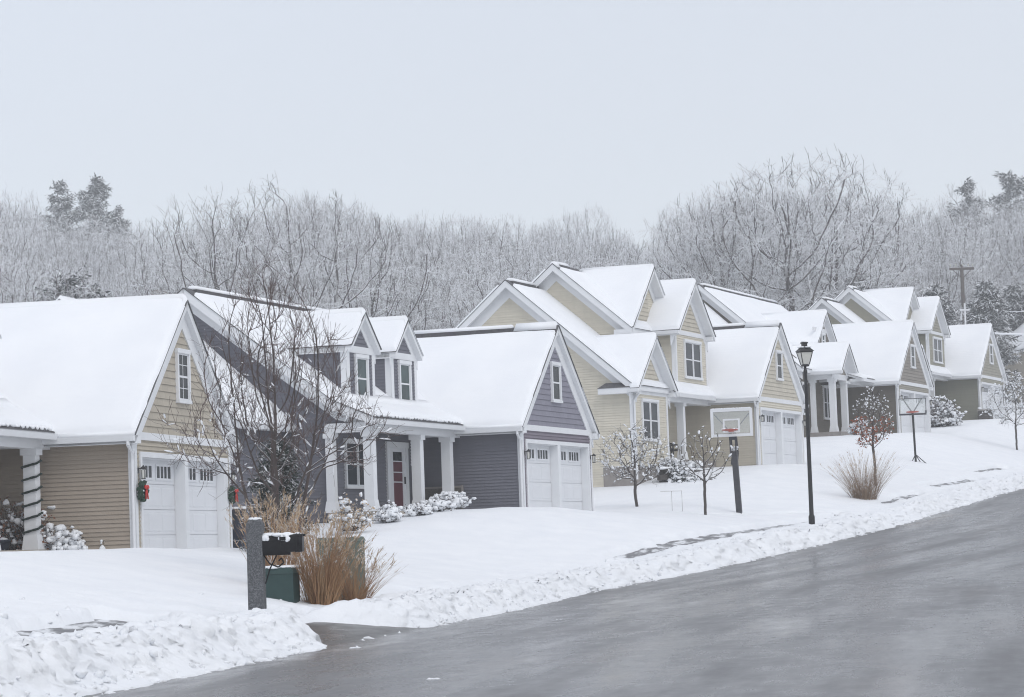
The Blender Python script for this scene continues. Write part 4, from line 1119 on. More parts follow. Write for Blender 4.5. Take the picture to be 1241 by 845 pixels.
# --- crowns grown into an envelope (space colonisation): rounded, finely branched winter trees
def colonise(seed, env, n_attr, step, clear, stems=((0, 0),), kill=1.6, infl=6.0, sag=0.0, twigs=4, tw=.6, tip=.012, expo=2.35, wander=.12, up=.08, maxit=140, sub=2, lift_=.0):
    """env: list of ellipsoids (cx,cy,cz,rx,ry,rz,weight); returns rows p0 p1 r0 r1 level (0 limb .. 3 twig)"""
    rg = np.random.RandomState(seed); wts = np.array([e[6] for e in env], float); wts /= wts.sum()
    A = []
    for e, k in zip(env, (wts*n_attr).astype(int)):
        v = rg.normal(size=(k, 3)); v /= np.linalg.norm(v, axis=1, keepdims=True)
        r = rg.rand(k, 1)**(1/2.2); A.append(np.array(e[:3])+v*r*np.array(e[3:6]))
    A = np.concatenate(A); P = []; par = []
    for sx, sy in stems:
        d = np.array([sx, sy, 1.0]); d /= np.linalg.norm(d); p = np.array([sx*.15, sy*.15, -.25]); prev = -1
        for k in range(max(2, int(clear/step))):
            P.append(p.copy()); par.append(prev); prev = len(P)-1
            d2 = d+rg.normal(size=3)*wander*.5; p = p+d2/np.linalg.norm(d2)*step
    P = [np.array(q) for q in P]
    best = np.full(len(A), 1e9); own = np.zeros(len(A), int)
    alive = np.ones(len(A), bool)
    nch = {}
    def absorb(ids):
        for i in ids:
            d = np.linalg.norm(A-P[i], axis=1); m = d < best; best[m] = d[m]; own[m] = i
    absorb(range(len(P)))
    for it in range(maxit):
        m = alive & (best < infl*step*(3 if it < 12 else 1))
        if not m.any(): break
        ids = np.unique(own[m]); new = []
        for i in ids:
            if nch.get(int(i), 0) >= 2:
                alive[m & (own == i) & (rg.rand(len(A)) < .5)] = False; continue
            sel = m & (own == i); v = A[sel]-P[i]; v /= np.linalg.norm(v, axis=1, keepdims=True); d = v.mean(0)
            pd = P[i]-P[par[i]] if par[i] >= 0 else np.array([0, 0, step])
            d = d+pd/np.linalg.norm(pd)*.45+np.array([0, 0, up])+rg.normal(size=3)*wander; L = np.linalg.norm(d)
            if L < .05: continue
            q = P[i]+d/L*step*rg.uniform(.8, 1.15)
            P.append(q); par.append(int(i)); new.append(len(P)-1); nch[int(i)] = nch.get(int(i), 0)+1
        if not new and not (alive & (best < infl*step)).any(): break
        if not new: continue
        absorb(new); alive &= best > kill*step
    n = len(P); ch = [[] for _ in range(n)]
    for i in range(n):
        if par[i] >= 0: ch[par[i]].append(i)
    rad = np.zeros(n)
    for i in range(n-1, -1, -1):
        rad[i] = max(tip*1.5, sum(rad[c]**expo for c in ch[i])**(1/expo)) if ch[i] else tip*1.5
    top = rad.max(); rows = []
    for i in range(n):
        if par[i] < 0: continue
        j = par[i]; lev = 0 if rad[i] > top*.40 else 1 if rad[i] > top*.16 else 2
        rows.append((*P[j], *P[i], max(rad[i], min(rad[j], rad[i]*1.35)), rad[i], lev))
    tws = []
    for i in range(n):
        if par[i] < 0 or rad[i] > top*.16 or rg.rand() > (1 if not ch[i] else .75): continue
        pd = P[i]-P[par[i]]; pd = pd/np.linalg.norm(pd)
        for k in range(twigs+(2 if not ch[i] else 0)):
            d = pd*.8+rg.normal(size=3)*.75+np.array([0, 0, lift_]); d /= np.linalg.norm(d); L = tw*rg.uniform(.45, 1.2); p = P[i]+pd*step*rg.uniform(-.5, .2)
            m_ = p+d*L*.5; d2 = d+rg.normal(size=3)*.25+np.array([0, 0, lift_*.5-sag]); d2 /= np.linalg.norm(d2); q = m_+d2*L*.5
            rows.append((*p, *m_, tip, tip*.8, 3)); rows.append((*m_, *q, tip*.8, tip*.55, 3))
            for t in range(sub):
                o = p+(m_-p)*rg.rand() if rg.rand() < .4 else m_+(q-m_)*rg.rand(); d3 = d+rg.normal(size=3)*.6+np.array([0, 0, lift_*.5]); d3 /= np.linalg.norm(d3)
                rows.append((*o, *(o+d3*L*rg.uniform(.25, .5)), tip*.65, tip*.5, 3))
    return np.array(rows)
# --- forest prototypes (snow lies on every twig)
PROTO = []
def add_proto(T, kind):
    base = tree_parts(T, M['bark_far'], M['twig_open'] if kind == 'open' else M['twig_far'], 1)
    for o in base: COL.objects.unlink(o)
    PROTO.append((base[0].data, base[1].data, float(T[:, 5].max()), kind))
for sd, kind, env, kw in (
    (1, 'round', [(0, 0, 9.2, 4.6, 4.6, 5.0, 1)], dict(clear=2.6)),
    (2, 'round', [(-.8, 0, 9.6, 4.2, 4.2, 4.6, 1), (1.6, .6, 8.0, 3.2, 3.2, 3.6, .5)], dict(clear=3.0)),
    (3, 'wide', [(0, 0, 9.0, 6.0, 6.0, 4.6, 1), (0, 0, 11.6, 3.4, 3.4, 2.8, .3)], dict(clear=2.4)),
    (4, 'wide', [(-2.2, 0, 9.0, 4.0, 4.0, 4.4, .6), (2.4, .5, 9.6, 4.2, 4.2, 4.6, .7)], dict(clear=2.0, stems=((-.12, 0), (.14, .05)))),
    (5, 'oval', [(0, 0, 9.0, 3.0, 3.0, 5.4, 1)], dict(clear=2.8)),
    (6, 'oval', [(.3, 0, 8.6, 3.4, 3.2, 5.2, 1)], dict(clear=2.0, stems=((-.1, .08), (.12, -.1)))),
    (7, 'round', [(0, .5, 8.4, 4.8, 4.6, 5.4, 1)], dict(clear=1.4, stems=((-.2, .1), (.2, .1), (0, -.2))))):
    k = dict(n_attr=1500, step=.42, twigs=4, tw=.95, tip=.0125, sub=2, lift_=-.02, up=.03, sag=.08); k.update(kw)
    add_proto(colonise(sd, env, k.pop('n_attr'), k.pop('step'), k.pop('clear'), **k), kind)
for sd, env, kw in ((8, [(-1.5, 0, 9.6, 3.6, 3.4, 4.8, .6), (2.2, 0, 9.0, 3.6, 3.4, 4.8, .6)], dict(clear=3.4, stems=((-.10, 0), (.06, .02)))), (9, [(0, 0, 9.4, 5.4, 4.6, 5.0, 1)], dict(clear=3.6))):
    add_proto(colonise(sd, env, 900, .48, tip=.0125, twigs=4, tw=1.0, sub=2, lift_=.04, up=.04, wander=.16, expo=2.2, **kw), 'open')
print('protos', [len(p[1].polygons) for p in PROTO])

def proto_conifer(seed, H, R0, whorls, per, clump, mat, droop=.1, shape=1.0, needle=.34, nn=11, up=.25):
    """evergreen: trunk, tiers of boughs carrying needle sprays"""
    rnd = random.Random(seed); seg = []; V = []; F = []
    seg.append((0, 0, -.3, 0, 0, H*.97, H*.016, .02))
    for wv in range(whorls*per):
        t = rnd.random()**.85; z = H*(.10+.87*t)
        az = rnd.uniform(0, 6.28); L = (R0*(1-t)**shape+.15)*rnd.uniform(.45, 1.15)+.2
        d = Vector((math.cos(az), math.sin(az), up*rnd.uniform(.3, 1.6)-droop*(1-t))).normalized(); p = Vector((0, 0, z)); n = 4
        for i in range(n):
            d2 = (d+Vector((rnd.gauss(0, .14), rnd.gauss(0, .14), rnd.gauss(0, .09)-droop*.25*i/n))).normalized(); q = p+d2*L/n
            seg.append((*p, *q, .035*(1-i/n)+.01, .035*(1-(i+1)/n)+.01)); p = q
            for c in range(clump+(i > 1)):
                sc = .3+L*.16
                cpos = q+Vector((rnd.gauss(0, .8), rnd.gauss(0, .8), rnd.gauss(0, .45)))*sc*.6
                for k in range(nn):
                    a2 = az+rnd.gauss(0, 1.0); dd = Vector((math.cos(a2), math.sin(a2), rnd.gauss(.05, .5))).normalized(); s = needle*rnd.uniform(.5, 1.25)
                    sd = dd.cross(Vector((rnd.gauss(0, .5), rnd.gauss(0, .5), 1))).normalized()*s*.13; i0 = len(V); c2 = cpos+Vector((rnd.gauss(0, .09), rnd.gauss(0, .09), rnd.gauss(0, .07)))
                    V += [tuple(c2-sd), tuple(c2+sd), tuple(c2+dd*s+sd*.3+Vector((0, 0, -s*.15))), tuple(c2+dd*s-sd*.3+Vector((0, 0, -s*.15)))]; F.append((i0, i0+1, i0+2, i0+3))
    tv, tf = tubes_np(np.array(seg), 5); tr = np_mesh('trunk', tv, tf, M['bark_far']); cr = np_mesh('crown', np.array(V), np.array(F), mat)
    return tr, cr
CON = []
for a in ((11, 15, 3.3, 17, 6, 3, 'needle', .0, .7), (12, 15, 3.7, 15, 6, 3, 'needle', .05, .5), (13, 11, 3.4, 22, 7, 3, 'needle_white', .55, .8), (14, 3.2, 1.25, 14, 8, 2, 'needle_dark', .4, .9)):
    tr, cr = proto_conifer(a[0], a[1], a[2], a[3], a[4], a[5], M[a[6]], a[7], a[8], needle=.42 if a[1] > 5 else .2)
    COL.objects.unlink(tr); COL.objects.unlink(cr); CON.append((tr.data, cr.data, a[1]))
def place_tree(meshes, x, y, h, rot, name, label, cat='tree', group=None, sx=1.0, z=None):
    tr, cr, H = meshes[:3]
    t = thing(name, label, cat, (x, y, ground_at(x, y) if z is None else z), rot, group)
    k = h/H; t.scale = (k*sx, k*sx, k)
    for me, nm in ((tr, 'trunk'), (cr, 'crown')):
        o = bpy.data.objects.new(nm, me); COL.objects.link(o); o.parent = t
    return t
# ------------------------------------------------------------------ things in the front gardens and along the street
def local(i, u, w, z=None):
    """point given in a house's own axes -> world"""
    y, X, Y, Z = HOUSE[i]; y = R(y)
    return (X+u*math.sin(y)-w*math.cos(y), Y+u*math.cos(y)+w*math.sin(y), Z+(z or 0))
def rot_of(i): return R(90-HOUSE[i][0])
rnd = random.Random(5)
M['mail_black'] = mat_plain('black_enamel', (.011, .011, .013), .4, .3, 12, .1, .2)
M['util_green'] = mat_plain('green_utility_enamel', (.022, .052, .05), .5, .15, 6, .1)
M['util_pale'] = mat_plain('weathered_green_enamel', (.12, .16, .14), .55, .2, 5, .1)
M['bin_blue'] = mat_plain('dark_blue_plastic', (.03, .04, .065), .5, .15, 6)
M['pole_grey'] = mat_plain('dark_grey_padded_pole', (.055, .056, .065), .6, .25, 8, .2)
M['rim'] = mat_plain('orange_red_rim_paint', (.40, .10, .08), .45, .15)
M['wreath'] = mat_plain('wreath_greenery', (.02, .05, .03), .8, .5, 30, .8)
M['bow'] = mat_plain('red_ribbon', (.52, .02, .015), .5, .15)
M['garland'] = mat_plain('dark_garland', (.012, .026, .02), .8, .4, 30, .8)
M['wood_old'] = mat_plain('weathered_pole_wood', (.085, .07, .06), .85, .3, 8, .4)
M['rockwall'] = mat_plain('dark_garden_wall_stone', (.075, .068, .062), .85, .35, 5, .5)
M['beige'] = mat_siding('distant_beige_siding', (.36, .32, .25))
M['wicker'] = mat_plain('weathered_wicker', (.13, .12, .105), .8, .3, 30, .5)
def _acrylic():
    m = bpy.data.materials.new('clear_backboard'); m.use_nodes = True; t = m.node_tree; b = t.nodes['Principled BSDF']
    b.inputs['Base Color'].default_value = (.75, .8, .8, 1); b.inputs['Roughness'].default_value = .2; b.inputs['Alpha'].default_value = .22
    return m
M['acrylic'] = _acrylic()

# mailbox on its granite post
t = thing('mailbox', 'black mailbox with snow on its lid fixed to a thick grey granite post', 'mailbox', (-3.76, 39.9, -1.15), R(-4))
m = MB(); a = .115
m.hexa([(-a, -a, 0), (a, -a, 0), (a, a, 0), (-a, a, 0)], [(-a*.97, -a*.97, 1.60), (a*.97, -a*.97, 1.60), (a*.97, a*.97, 1.60), (-a*.97, a*.97, 1.60)])
m.hexa([(-a*.97, -a*.97, 1.60), (a*.97, -a*.97, 1.60), (a*.97, a*.97, 1.60), (-a*.97, a*.97, 1.60)], [(-a*.72, -a*.72, 1.66), (a*.72, -a*.72, 1.66), (a*.72, a*.72, 1.66), (-a*.72, a*.72, 1.66)])
m.build('post', M['granite'], t)
def arch(x0, x1, zc, hw, hs, hr, grow_=0):
    """mailbox tunnel section ring swept from x0 to x1"""
    pts = [(-hw-grow_, zc-hs-grow_), (hw+grow_, zc-hs-grow_)]+[((hw+grow_)*math.cos(k*math.pi/10), zc+(hr+grow_)*math.sin(k*math.pi/10)) for k in range(11)]
    return [(x0, p[0], p[1]) for p in pts], [(x1, p[0], p[1]) for p in pts]
m = MB(); m.hexa(*arch(.10, .66, 1.31, .105, .13, .125)); m.hexa(*arch(.585, .60, 1.31, .105, .13, .125, .008)); m.hexa(*arch(.63, .645, 1.31, .105, .13, .125, .008))
m.box((.02, -.05, 1.14), (.5, .05, 1.185)); m.build('mailbox_body', M['mail_black'], t)
m = MB(); m.hexa(*arch(.661, .685, 1.31, .104, .13, .124)); m.box((.69, -.03, 1.40), (.72, .03, 1.43)); m.build('door', M['mail_black'], t)
m = MB(); m.box((.36, -.116, 1.26), (.38, -.107, 1.40)); m.box((.38, -.116, 1.35), (.45, -.107, 1.40)); m.build('flag', M['mail_black'], t)
m = MB()
for k in range(26): m.blob((.13+.50*rnd.random(), rnd.uniform(-.07, .07), 1.425+rnd.uniform(-.005, .012)), rnd.uniform(.04, .075), rnd.uniform(.04, .06), rnd.uniform(.02, .032), .25, 1, rnd)
for k in range(9): m.blob((.14+.46*rnd.random(), -.09, 1.375+rnd.uniform(-.02, .02)), rnd.uniform(.025, .05), .02, rnd.uniform(.03, .05), .25, 1, rnd)
for k in range(7): m.blob((rnd.uniform(-.05, .05), rnd.uniform(-.05, .05), 1.665), .055, .055, .022, .2, 1, rnd)
m.build('snow', M['twig_snow'], t, True)
m = MB(); pts = [Vector((.12, -.02, 1.14)), Vector((.2, -.02, 1.02)), Vector((.32, -.02, .97)), Vector((.40, -.02, 1.03)), Vector((.37, -.02, 1.10)), Vector((.33, -.02, 1.06))]
m.path(pts, [.011]*6, 6); m.path([Vector((.13, -.02, .74)), Vector((.2, -.02, .95)), Vector((.3, -.02, 1.14))], [.011]*3, 6); m.build('scroll_bracket', M['mail_black'], t)

# utility cabinets behind the mailbox
t = thing('utility_box', 'low dark green utility box with a snow cap behind the mailbox', 'utility box', (-3.84, 44.8, -.86), R(-8))
m = MB(); m.hexa([(-.26, -.24, 0), (.26, -.24, 0), (.26, .24, 0), (-.26, .24, 0)], [(-.26, -.24, .58), (.26, -.24, .58), (.26, .24, .58), (-.26, .24, .58)]); m.build('cabinet', M['util_green'], t)
m = MB(); m.hexa([(-.28, -.26, .55), (.28, -.26, .55), (.28, .26, .55), (-.28, .26, .55)], [(-.22, -.2, .65), (.22, -.2, .65), (.22, .2, .65), (-.22, .2, .65)]); m.build('lid', M['util_green'], t)
m = MB()
for k in range(30): m.blob((rnd.uniform(-.22, .22), rnd.uniform(-.2, .2), .655), .08, .08, .028, .2, 1, rnd)
m.build('snow', M['twig_snow'], t, True)
t = thing('transformer_box', 'taller pale green transformer cabinet half hidden by the dry grass', 'transformer', (-2.98, 46.7, -.92), R(-38))
m = MB(); m.box((-.30, -.26, .12), (.30, .26, 1.10)); m.hexa([(-.32, -.28, 1.10), (.32, -.28, 1.10), (.32, .28, 1.10), (-.32, .28, 1.10)], [(-.29, -.25, 1.17), (.29, -.25, 1.17), (.29, .25, 1.17), (-.29, .25, 1.17)]); m.build('cabinet', M['util_pale'], t)
m = MB(); m.box((-.36, -.32, 0), (.36, .32, .12)); m.build('base', M['dark'], t)
m = MB(); m.box((-.26, -.275, .22), (-.01, -.262, 1.02)); m.box((.01, -.275, .22), (.26, -.262, 1.02)); m.box((-.05, -.29, .55), (-.02, -.276, .68)); m.build('door', M['util_pale'], t)
m = MB()
for k in range(34): m.blob((rnd.uniform(-.28, .28), rnd.uniform(-.24, .24), 1.175), .07, .07, .02, .2, 1, rnd)
m.build('snow', M['twig_snow'], t, True)

# dry grasses round the cabinets
G = (M['grass_tan'], M['grass_plume'])
grass_clump('ornamental_grass', 'tall tan ornamental grass clump right behind the mailbox door', 'grass', -3.22, 45.0, ground_at(-3.22, 45.0)-.05, 1.5, .40, 680, random.Random(1), G, .42, .75, .24, (.12, 0, 0))
grass_clump('ornamental_grass', 'upright tan grass clump with pale plumes above the low green utility box', 'grass', -4.15, 47.6, ground_at(-4.15, 47.6)-.05, 1.62, .25, 300, random.Random(2), G, .7, .4, .3)
grass_clump('ornamental_grass', 'snow bent grass clump drooping to the right beside the transformer cabinet', 'grass', -2.74, 46.0, ground_at(-2.74, 46.0)-.05, 1.0, .7, 380, random.Random(3), (M['grass_tan'], M['grass_plume']), .45, .9, .2, (.45, 0, 0))

# multi-stemmed tree in front of the tan garage
t = thing('young_tree', 'bare reddish brown multi-stemmed tree with snow on its twigs, behind the mailbox', 'tree', (-4.22, 49.5, ground_at(-4.22, 49.5)))
rt = random.Random(44)
T = colonise(44, [(0, 0, 3.2, 1.45, 1.45, 2.1, 1.0), (-.1, 0, 4.4, .85, .85, 1.25, .3), (-.7, 0, 2.5, 1.35, 1.1, .85, .28), (.75, 0, 2.5, 1.3, 1.1, .85, .28)], 1500, .14, .5, stems=((-.40, .1), (.36, .15), (0, -.26), (-.12, .3)), kill=1.6, infl=7.0, twigs=3, tw=.42, tip=.0039, expo=2.2, wander=.06, up=.42, sub=1, lift_=.7)
tree_parts(T, M['bark_red'], M['twig_red'], 1, 4, t)
snow_on(T, rt, .12, .017, t, 1, 4.2, lumps=.35, stretch=(.5, 1.3))

# dark evergreen behind it
tr, cr, H0 = CON[3]
place_tree(CON[3], -5.0, 58.2, 2.3, .4, 'evergreen_shrub', 'dark snow flecked evergreen bush by the corner of the tan garage', 'shrub', None, .66)

# wheelie bin
x, y = -6.42, 64.0
t = thing('wheelie_bin', 'dark blue wheelie bin with a snowy lid at the right corner of the tan garage', 'bin', (x, y, ground_at(x, y)-.05), R(70))
m = MB(); m.hexa([(-.20, -.22, .06), (.20, -.22, .06), (.20, .2, .06), (-.20, .2, .06)], [(-.27, -.30, .90), (.27, -.30, .90), (.27, .28, .90), (-.27, .28, .90)]); m.box((-.285, -.315, .86), (.285, .295, .90)); m.build('body', M['bin_blue'], t)
m = MB(); m.hexa([(-.29, -.33, .90), (.29, -.33, .90), (.29, .3, .90), (-.29, .3, .90)], [(-.24, -.28, .97), (.24, -.28, .97), (.24, .24, .97), (-.24, .24, .97)]); m.build('lid', M['bin_blue'], t)
for s in (-1, 1): m = MB(); m.tube((s*.22, .24, .09), (s*.27, .24, .09), .09, n=14); m.build('wheel', M['black_metal'], t)
m = MB()
for k in range(26): m.blob((rnd.uniform(-.22, .22), rnd.uniform(-.26, .22), .985), .09, .09, .035, .2, 1, rnd)
m.build('snow', M['twig_snow'], t, True)

# wreaths on the lanterns of the tan garage, garland on its porch column
for u, lab in ((-3.09, 'green wreath with a red bow under the left lantern of the tan garage'), (3.09, 'green wreath with a red bow under the right lantern of the tan garage')):
    t = thing('wreath', lab, 'wreath', local(1, u, -.12, 1.42), rot_of(1), 'wreaths on the tan garage'); t.scale = (.8, .8, .8)
    m = MB()
    for k in range(46):
        a = 2*math.pi*k/46; r = .20+rnd.uniform(-.03, .03); m.blob((r*math.cos(a), rnd.uniform(-.035, .035), r*math.sin(a)), .062, .06, .062, .5, 0, rnd)
    m.build('greenery', M['wreath'], t)
    m = MB()
    for s in (-1, 1):
        m.blob((s*.085+.08, -.08, .11), .085, .035, .055, .1, 1, rnd)
        m.hexa([(s*.02+.07, -.08, .09), (s*.02+.10, -.08, .09), (s*.02+.10, -.06, .09), (s*.02+.07, -.06, .09)], [(s*.09+.05, -.09, -.20), (s*.09+.13, -.09, -.20), (s*.09+.13, -.07, -.20), (s*.09+.05, -.07, -.20)])
    m.blob((.08, -.10, .10), .035, .03, .035, .1, 1, rnd); m.build('bow', M['bow'], t, True)
t = thing('garland', 'dark garland wound round the white porch column of the tan house', 'garland', local(1, -4.0, 1.93, 0), rot_of(1))
m = MB(); pts = []
for k in range(150):
    a = 2*math.pi*k/24; z = .55+1.65*k/149; r = .185+.02*math.sin(a*2)**2
    sq = max(abs(math.cos(a)), abs(math.sin(a))); pts.append(Vector((.155/sq*math.cos(a), .155/sq*math.sin(a), z)))
m.path(pts, [.020+.008*rnd.random() for _ in pts], 5); m.build('garland_rope', M['garland'], t)

# planting in front of the tan house
shrub('snowy shrub with dead brown leaves below the wound porch column', -10.15, 57.4, 1.35, 1.0, random.Random(8), .42, (M['leaf_brown'], 3, .07), 90, blob=.07)
shrub('low snow pillowed shrub against the tan side wall', -9.27, 57.2, .72, .46, random.Random(9), .6, (M['leaf_dull'], 3, .05), 60, blob=.085)
shrub('tiny twiggy plant by the tan side wall near the garage corner', -8.45, 57.4, .5, .42, random.Random(10), .3, None, 10, blob=.05)
t = thing('planter', 'dark planter with snow at the far left below the tan porch', 'planter', (-10.62, 57.0, ground_at(-10.62, 57)), 0)
m = MB(); m.lathe([(.17, 0), (.2, .05), (.24, .26), (.26, .27), (.26, .31), (.22, .31)], n=20); m.build('pot', M['bin_blue'], t, True)
m = MB()
for k in range(14): m.blob((rnd.uniform(-.14, .14), rnd.uniform(-.14, .14), .32), .1, .1, .04, .2, 1, rnd)
m.build('snow', M['twig_snow'], t, True)

# bench on the slate porch
t = thing('porch_bench', 'weathered wicker bench on the porch of the slate house', 'bench', local(2, -3.40, 2.32, .30), rot_of(2))
m = MB(); m.box((-.52, -.60, .30), (-.02, .60, .36)); m.build('seat', M['wicker'], t)
m = MB(); m.box((-.05, -.60, .36), (-.01, .60, .66)); m.build('backrest', M['wicker'], t)
fr = MB()
for y0 in (-.62, .58): fr.box((-.07, y0, .30), (.0, y0+.05, .72))
fr.box((-.06, -.62, .66), (.0, .63, .71)); fr.build('back_frame', M['concrete'], t)
for y0 in (-.60, .56):
    m = MB(); m.box((-.52, y0, .50), (-.05, y0+.05, .54)); m.box((-.52, y0, .36), (-.48, y0+.05, .50)); m.build('armrest', M['wicker'], t)
    for x0 in (-.52, -.06): m = MB(); m.box((x0, y0, 0), (x0+.05, y0+.05, .30)); m.build('leg', M['wicker'], t)
for k, (u, w, wd, h, sn, lab) in enumerate(((-5.9, 1.15, 1.15, .36, .8, 'largest snow covered shrub before the slate porch, nearest its last column'), (-7.4, 1.1, .9, .2, .8, 'low snow covered shrub before the middle column of the slate porch'), (-8.9, 1.0, .7, .2, .5, 'sparse low shrub before the red front door'), (-10.5, 1.2, .55, .42, .5, 'small dark shrub with snow tips at the corner column of the slate porch'))):
    x, y, _ = local(2, u, w); shrub(lab, x, y, wd, h, random.Random(60+k), sn*.62, (M['leaf_dull'], 3, .05), 90, blob=.075, dz=.06)
x, y, _ = local(2, -12.9, 1.3)
shrub('dry brown hydrangea with snow capped heads left of the slate porch', x, y, .95, .8, random.Random(71), .35, (M['grass_plume'], 3, .07), 46, blob=.06, dz=.1)

# --- garden of the cream house
t = thing('garden_wall', 'low dark stone garden wall with snow on top below the cream porch', 'wall', local(3, 0, 0, 0), rot_of(3))
m = MB()
for k in range(12):
    for r_ in range(4):
        u0 = -11.8+k*.48+(r_ % 2)*.2; bend = .0 if u0 < -7.4 else (u0+7.4)**2*.35
        m.box((u0, .95+bend+rnd.uniform(0, .03), -.95+r_*.2), (u0+.465, 1.3+bend, -.76+r_*.2+rnd.uniform(-.01, 0)))
m.build('stones', M['rockwall'], t)
m = MB()
for k in range(60): u0 = -11.8+k*.096; bend = .0 if u0 < -7.4 else (u0+7.4)**2*.35; m.blob((u0, 1.14+bend, -.13), .15, .2, .05, .2, 1, rnd)
m.build('snow', M['roof_snow'], t, True)
for k, (u, w, z, wd, h, sn, lab) in enumerate(((-11.3, .6, -.75, 1.2, .75, .45, 'dark evergreen shrub with snowy sprays at the left end of the garden wall'), (-9.9, .62, -.85, .8, .5, .45, 'dark evergreen shrub with snowy sprays before the middle of the garden wall'), (-9.4, 1.55, -.1, 1.3, .38, .7, 'snowy shrub behind the garden wall under the cream house window'), (-6.9, 1.55, -.1, 1.3, .32, .9, 'snow mounded shrub behind the garden wall beside the cream porch column'))):
    x, y, zz = local(3, u, w, z)
    s_ = shrub(lab, x, y, wd, h, random.Random(80+k), sn, (M['needle'], 3, .09), 60, blob=.075); s_.location.z = zz-.1
def porch_chair(i, u, w, z, lab, rz):
    t = thing('porch_chair', lab, 'chair', local(i, u, w, z), rot_of(i)+rz, 'black porch chairs')
    m = MB(); m.box((-.25, -.25, .38), (.25, .25, .43)); m.build('seat', M['black_metal'], t)
    m = MB(); m.hexa([(-.25, .20, .43), (.25, .20, .43), (.25, .24, .43), (-.25, .24, .43)], [(-.23, .32, .92), (.23, .32, .92), (.23, .36, .92), (-.23, .36, .92)]); m.build('backrest', M['black_metal'], t)
    for x0 in (-.24, .20):
        m = MB(); m.box((x0, -.25, .58), (x0+.04, .24, .62)); m.build('armrest', M['black_metal'], t)
        for y0 in (-.25, .20): m = MB(); m.box((x0, y0, 0), (x0+.04, y0+.04, .58 if y0 < 0 else .38)); m.build('leg', M['black_metal'], t)
porch_chair(3, -7.55, 2.35, .27, 'black porch chair left of the cream house porch column', R(-20))
porch_chair(3, -5.7, 2.45, .27, 'black porch chair right of the cream house porch column', R(15))

def young_tree(label, x, y, h, w, seed, clear, snowp, leaf=None, dens=1.0, blob=.05, low=.0, stems=((0, 0),)):
    t = thing('young_tree', label, 'tree', (x, y, ground_at(x, y)))
    rt = random.Random(seed); zc = h*clear; hh = (h-zc)/2
    T = colonise(seed, [(0, 0, zc+hh*.95, w/2, w/2, hh*.95, 1.0), (0, 0, zc+hh*1.5, w*.28, w*.28, hh*.6, .35)], int(620*dens), min(h*.05, w*.066), zc*.75, stems=stems, kill=1.6, infl=7, twigs=2, tw=w*.13, tip=.0049, expo=2.4, wander=.10, up=.16, sub=1, lift_=.25)
    tree_parts(T, M['bark_young'], M['bark_young'], 1, 4, t)
    snow_on(T, rt, snowp, blob*.5, t, 1, None, lumps=.5, stretch=(.5, 1.1))
    if leaf:
        pts = [Vector(r[3:6])+Vector((rt.gauss(0, .05), rt.gauss(0, .05), rt.gauss(0, .05))) for r in T if r[8] >= 1 and r[5] < h*leaf[1] and rt.random() < leaf[2] for _ in range(2)]
        leaves_mesh('leaves', pts, .095, rt, leaf[0], t)
    return t
young_tree('small broad snow clotted tree with a short trunk before the cream house wall', 3.76, 88.0, 2.5, 2.35, 101, .24, .24, dens=1.1, blob=.058)
young_tree('small snow clotted tree left of the near basketball hoop', 5.57, 83.0, 2.65, 2.1, 102, .30, .24, dens=1.0, blob=.058)
young_tree('slim young tree still holding rust red leaves, rising behind the grass clump', 12.65, 98.5, 3.5, 1.45, 103, .34, .17, (M['leaf_rust'], .70, .26), 1.0, blob=.055)
young_tree('round headed snowy tree at the right edge before the sage garage', 23.9, 133, 3.5, 3.0, 104, .28, .26, None, 1.4, blob=.08)
grass_clump('ornamental_grass', 'big brown grass fountain with tall dry stems right of the street lamp', 'grass', 11.67, 94.0, ground_at(11.67, 94)-.05, 1.75, .75, 620, random.Random(4), (M['grass_brown'], M['grass_plume']), .16, .45, .40)
t = thing('wire_frame', 'thin wire frame stuck in the snow between the two small snowy trees', 'frame', (4.85, 84.8, ground_at(4.85, 84.8)), R(2))
m = MB(); m.tube((-.16, 0, -.1), (-.16, 0, .62), .006, n=5); m.tube((.15, 0, -.1), (.15, 0, .62), .006, n=5); m.tube((-.5, 0, .62), (.16, 0, .61), .006, n=5); m.build('wire', M['concrete'], t)

# --- street lamp
t = thing('street_lamp', 'black post street lamp with a four sided lantern', 'street lamp', (8.25, 78.5, .05), 0)
m = MB(); m.lathe([(.095, 0), (.095, .5), (.068, .56), (.062, 2.2), (.048, 4.72), (.06, 4.74), (.06, 4.80), (.038, 4.84), (.038, 4.93)], n=16); m.build('post', M['black_metal'], t, True)
def ring(r, z): return [(r*math.cos(math.pi/4+k*math.pi/2), r*math.sin(math.pi/4+k*math.pi/2), z) for k in range(4)]
m = MB(); m.hexa(ring(.13, 4.92), ring(.15, 4.98)); b_, t_ = ring(.145, 4.98), ring(.265, 5.34)
for k in range(4): m.tube(b_[k], t_[k], .014, n=5)
m.hexa(ring(.275, 5.335), ring(.285, 5.365)); m.hexa(ring(.33, 5.365), ring(.09, 5.54)); m.hexa(ring(.10, 5.54), ring(.10, 5.60)); m.hexa(ring(.13, 5.60), ring(.13, 5.64)); m.build('lantern_frame', M['black_metal'], t)
m = MB(); m.hexa(ring(.138, 4.99), ring(.258, 5.33)); m.build('lantern_glass', M['lamp_glass'], t)
m = MB()
for k in range(12): a = rnd.uniform(0, 6.28); m.blob((.15*math.cos(a), .15*math.sin(a), 5.49), .07, .07, .025, .2, 1, rnd)
m.blob((0, 0, 5.655), .09, .09, .03, .2, 1, rnd); m.build('snow', M['twig_snow'], t, True)
t.rotation_euler.z = R(14); t.scale = (.93, .93, .957)

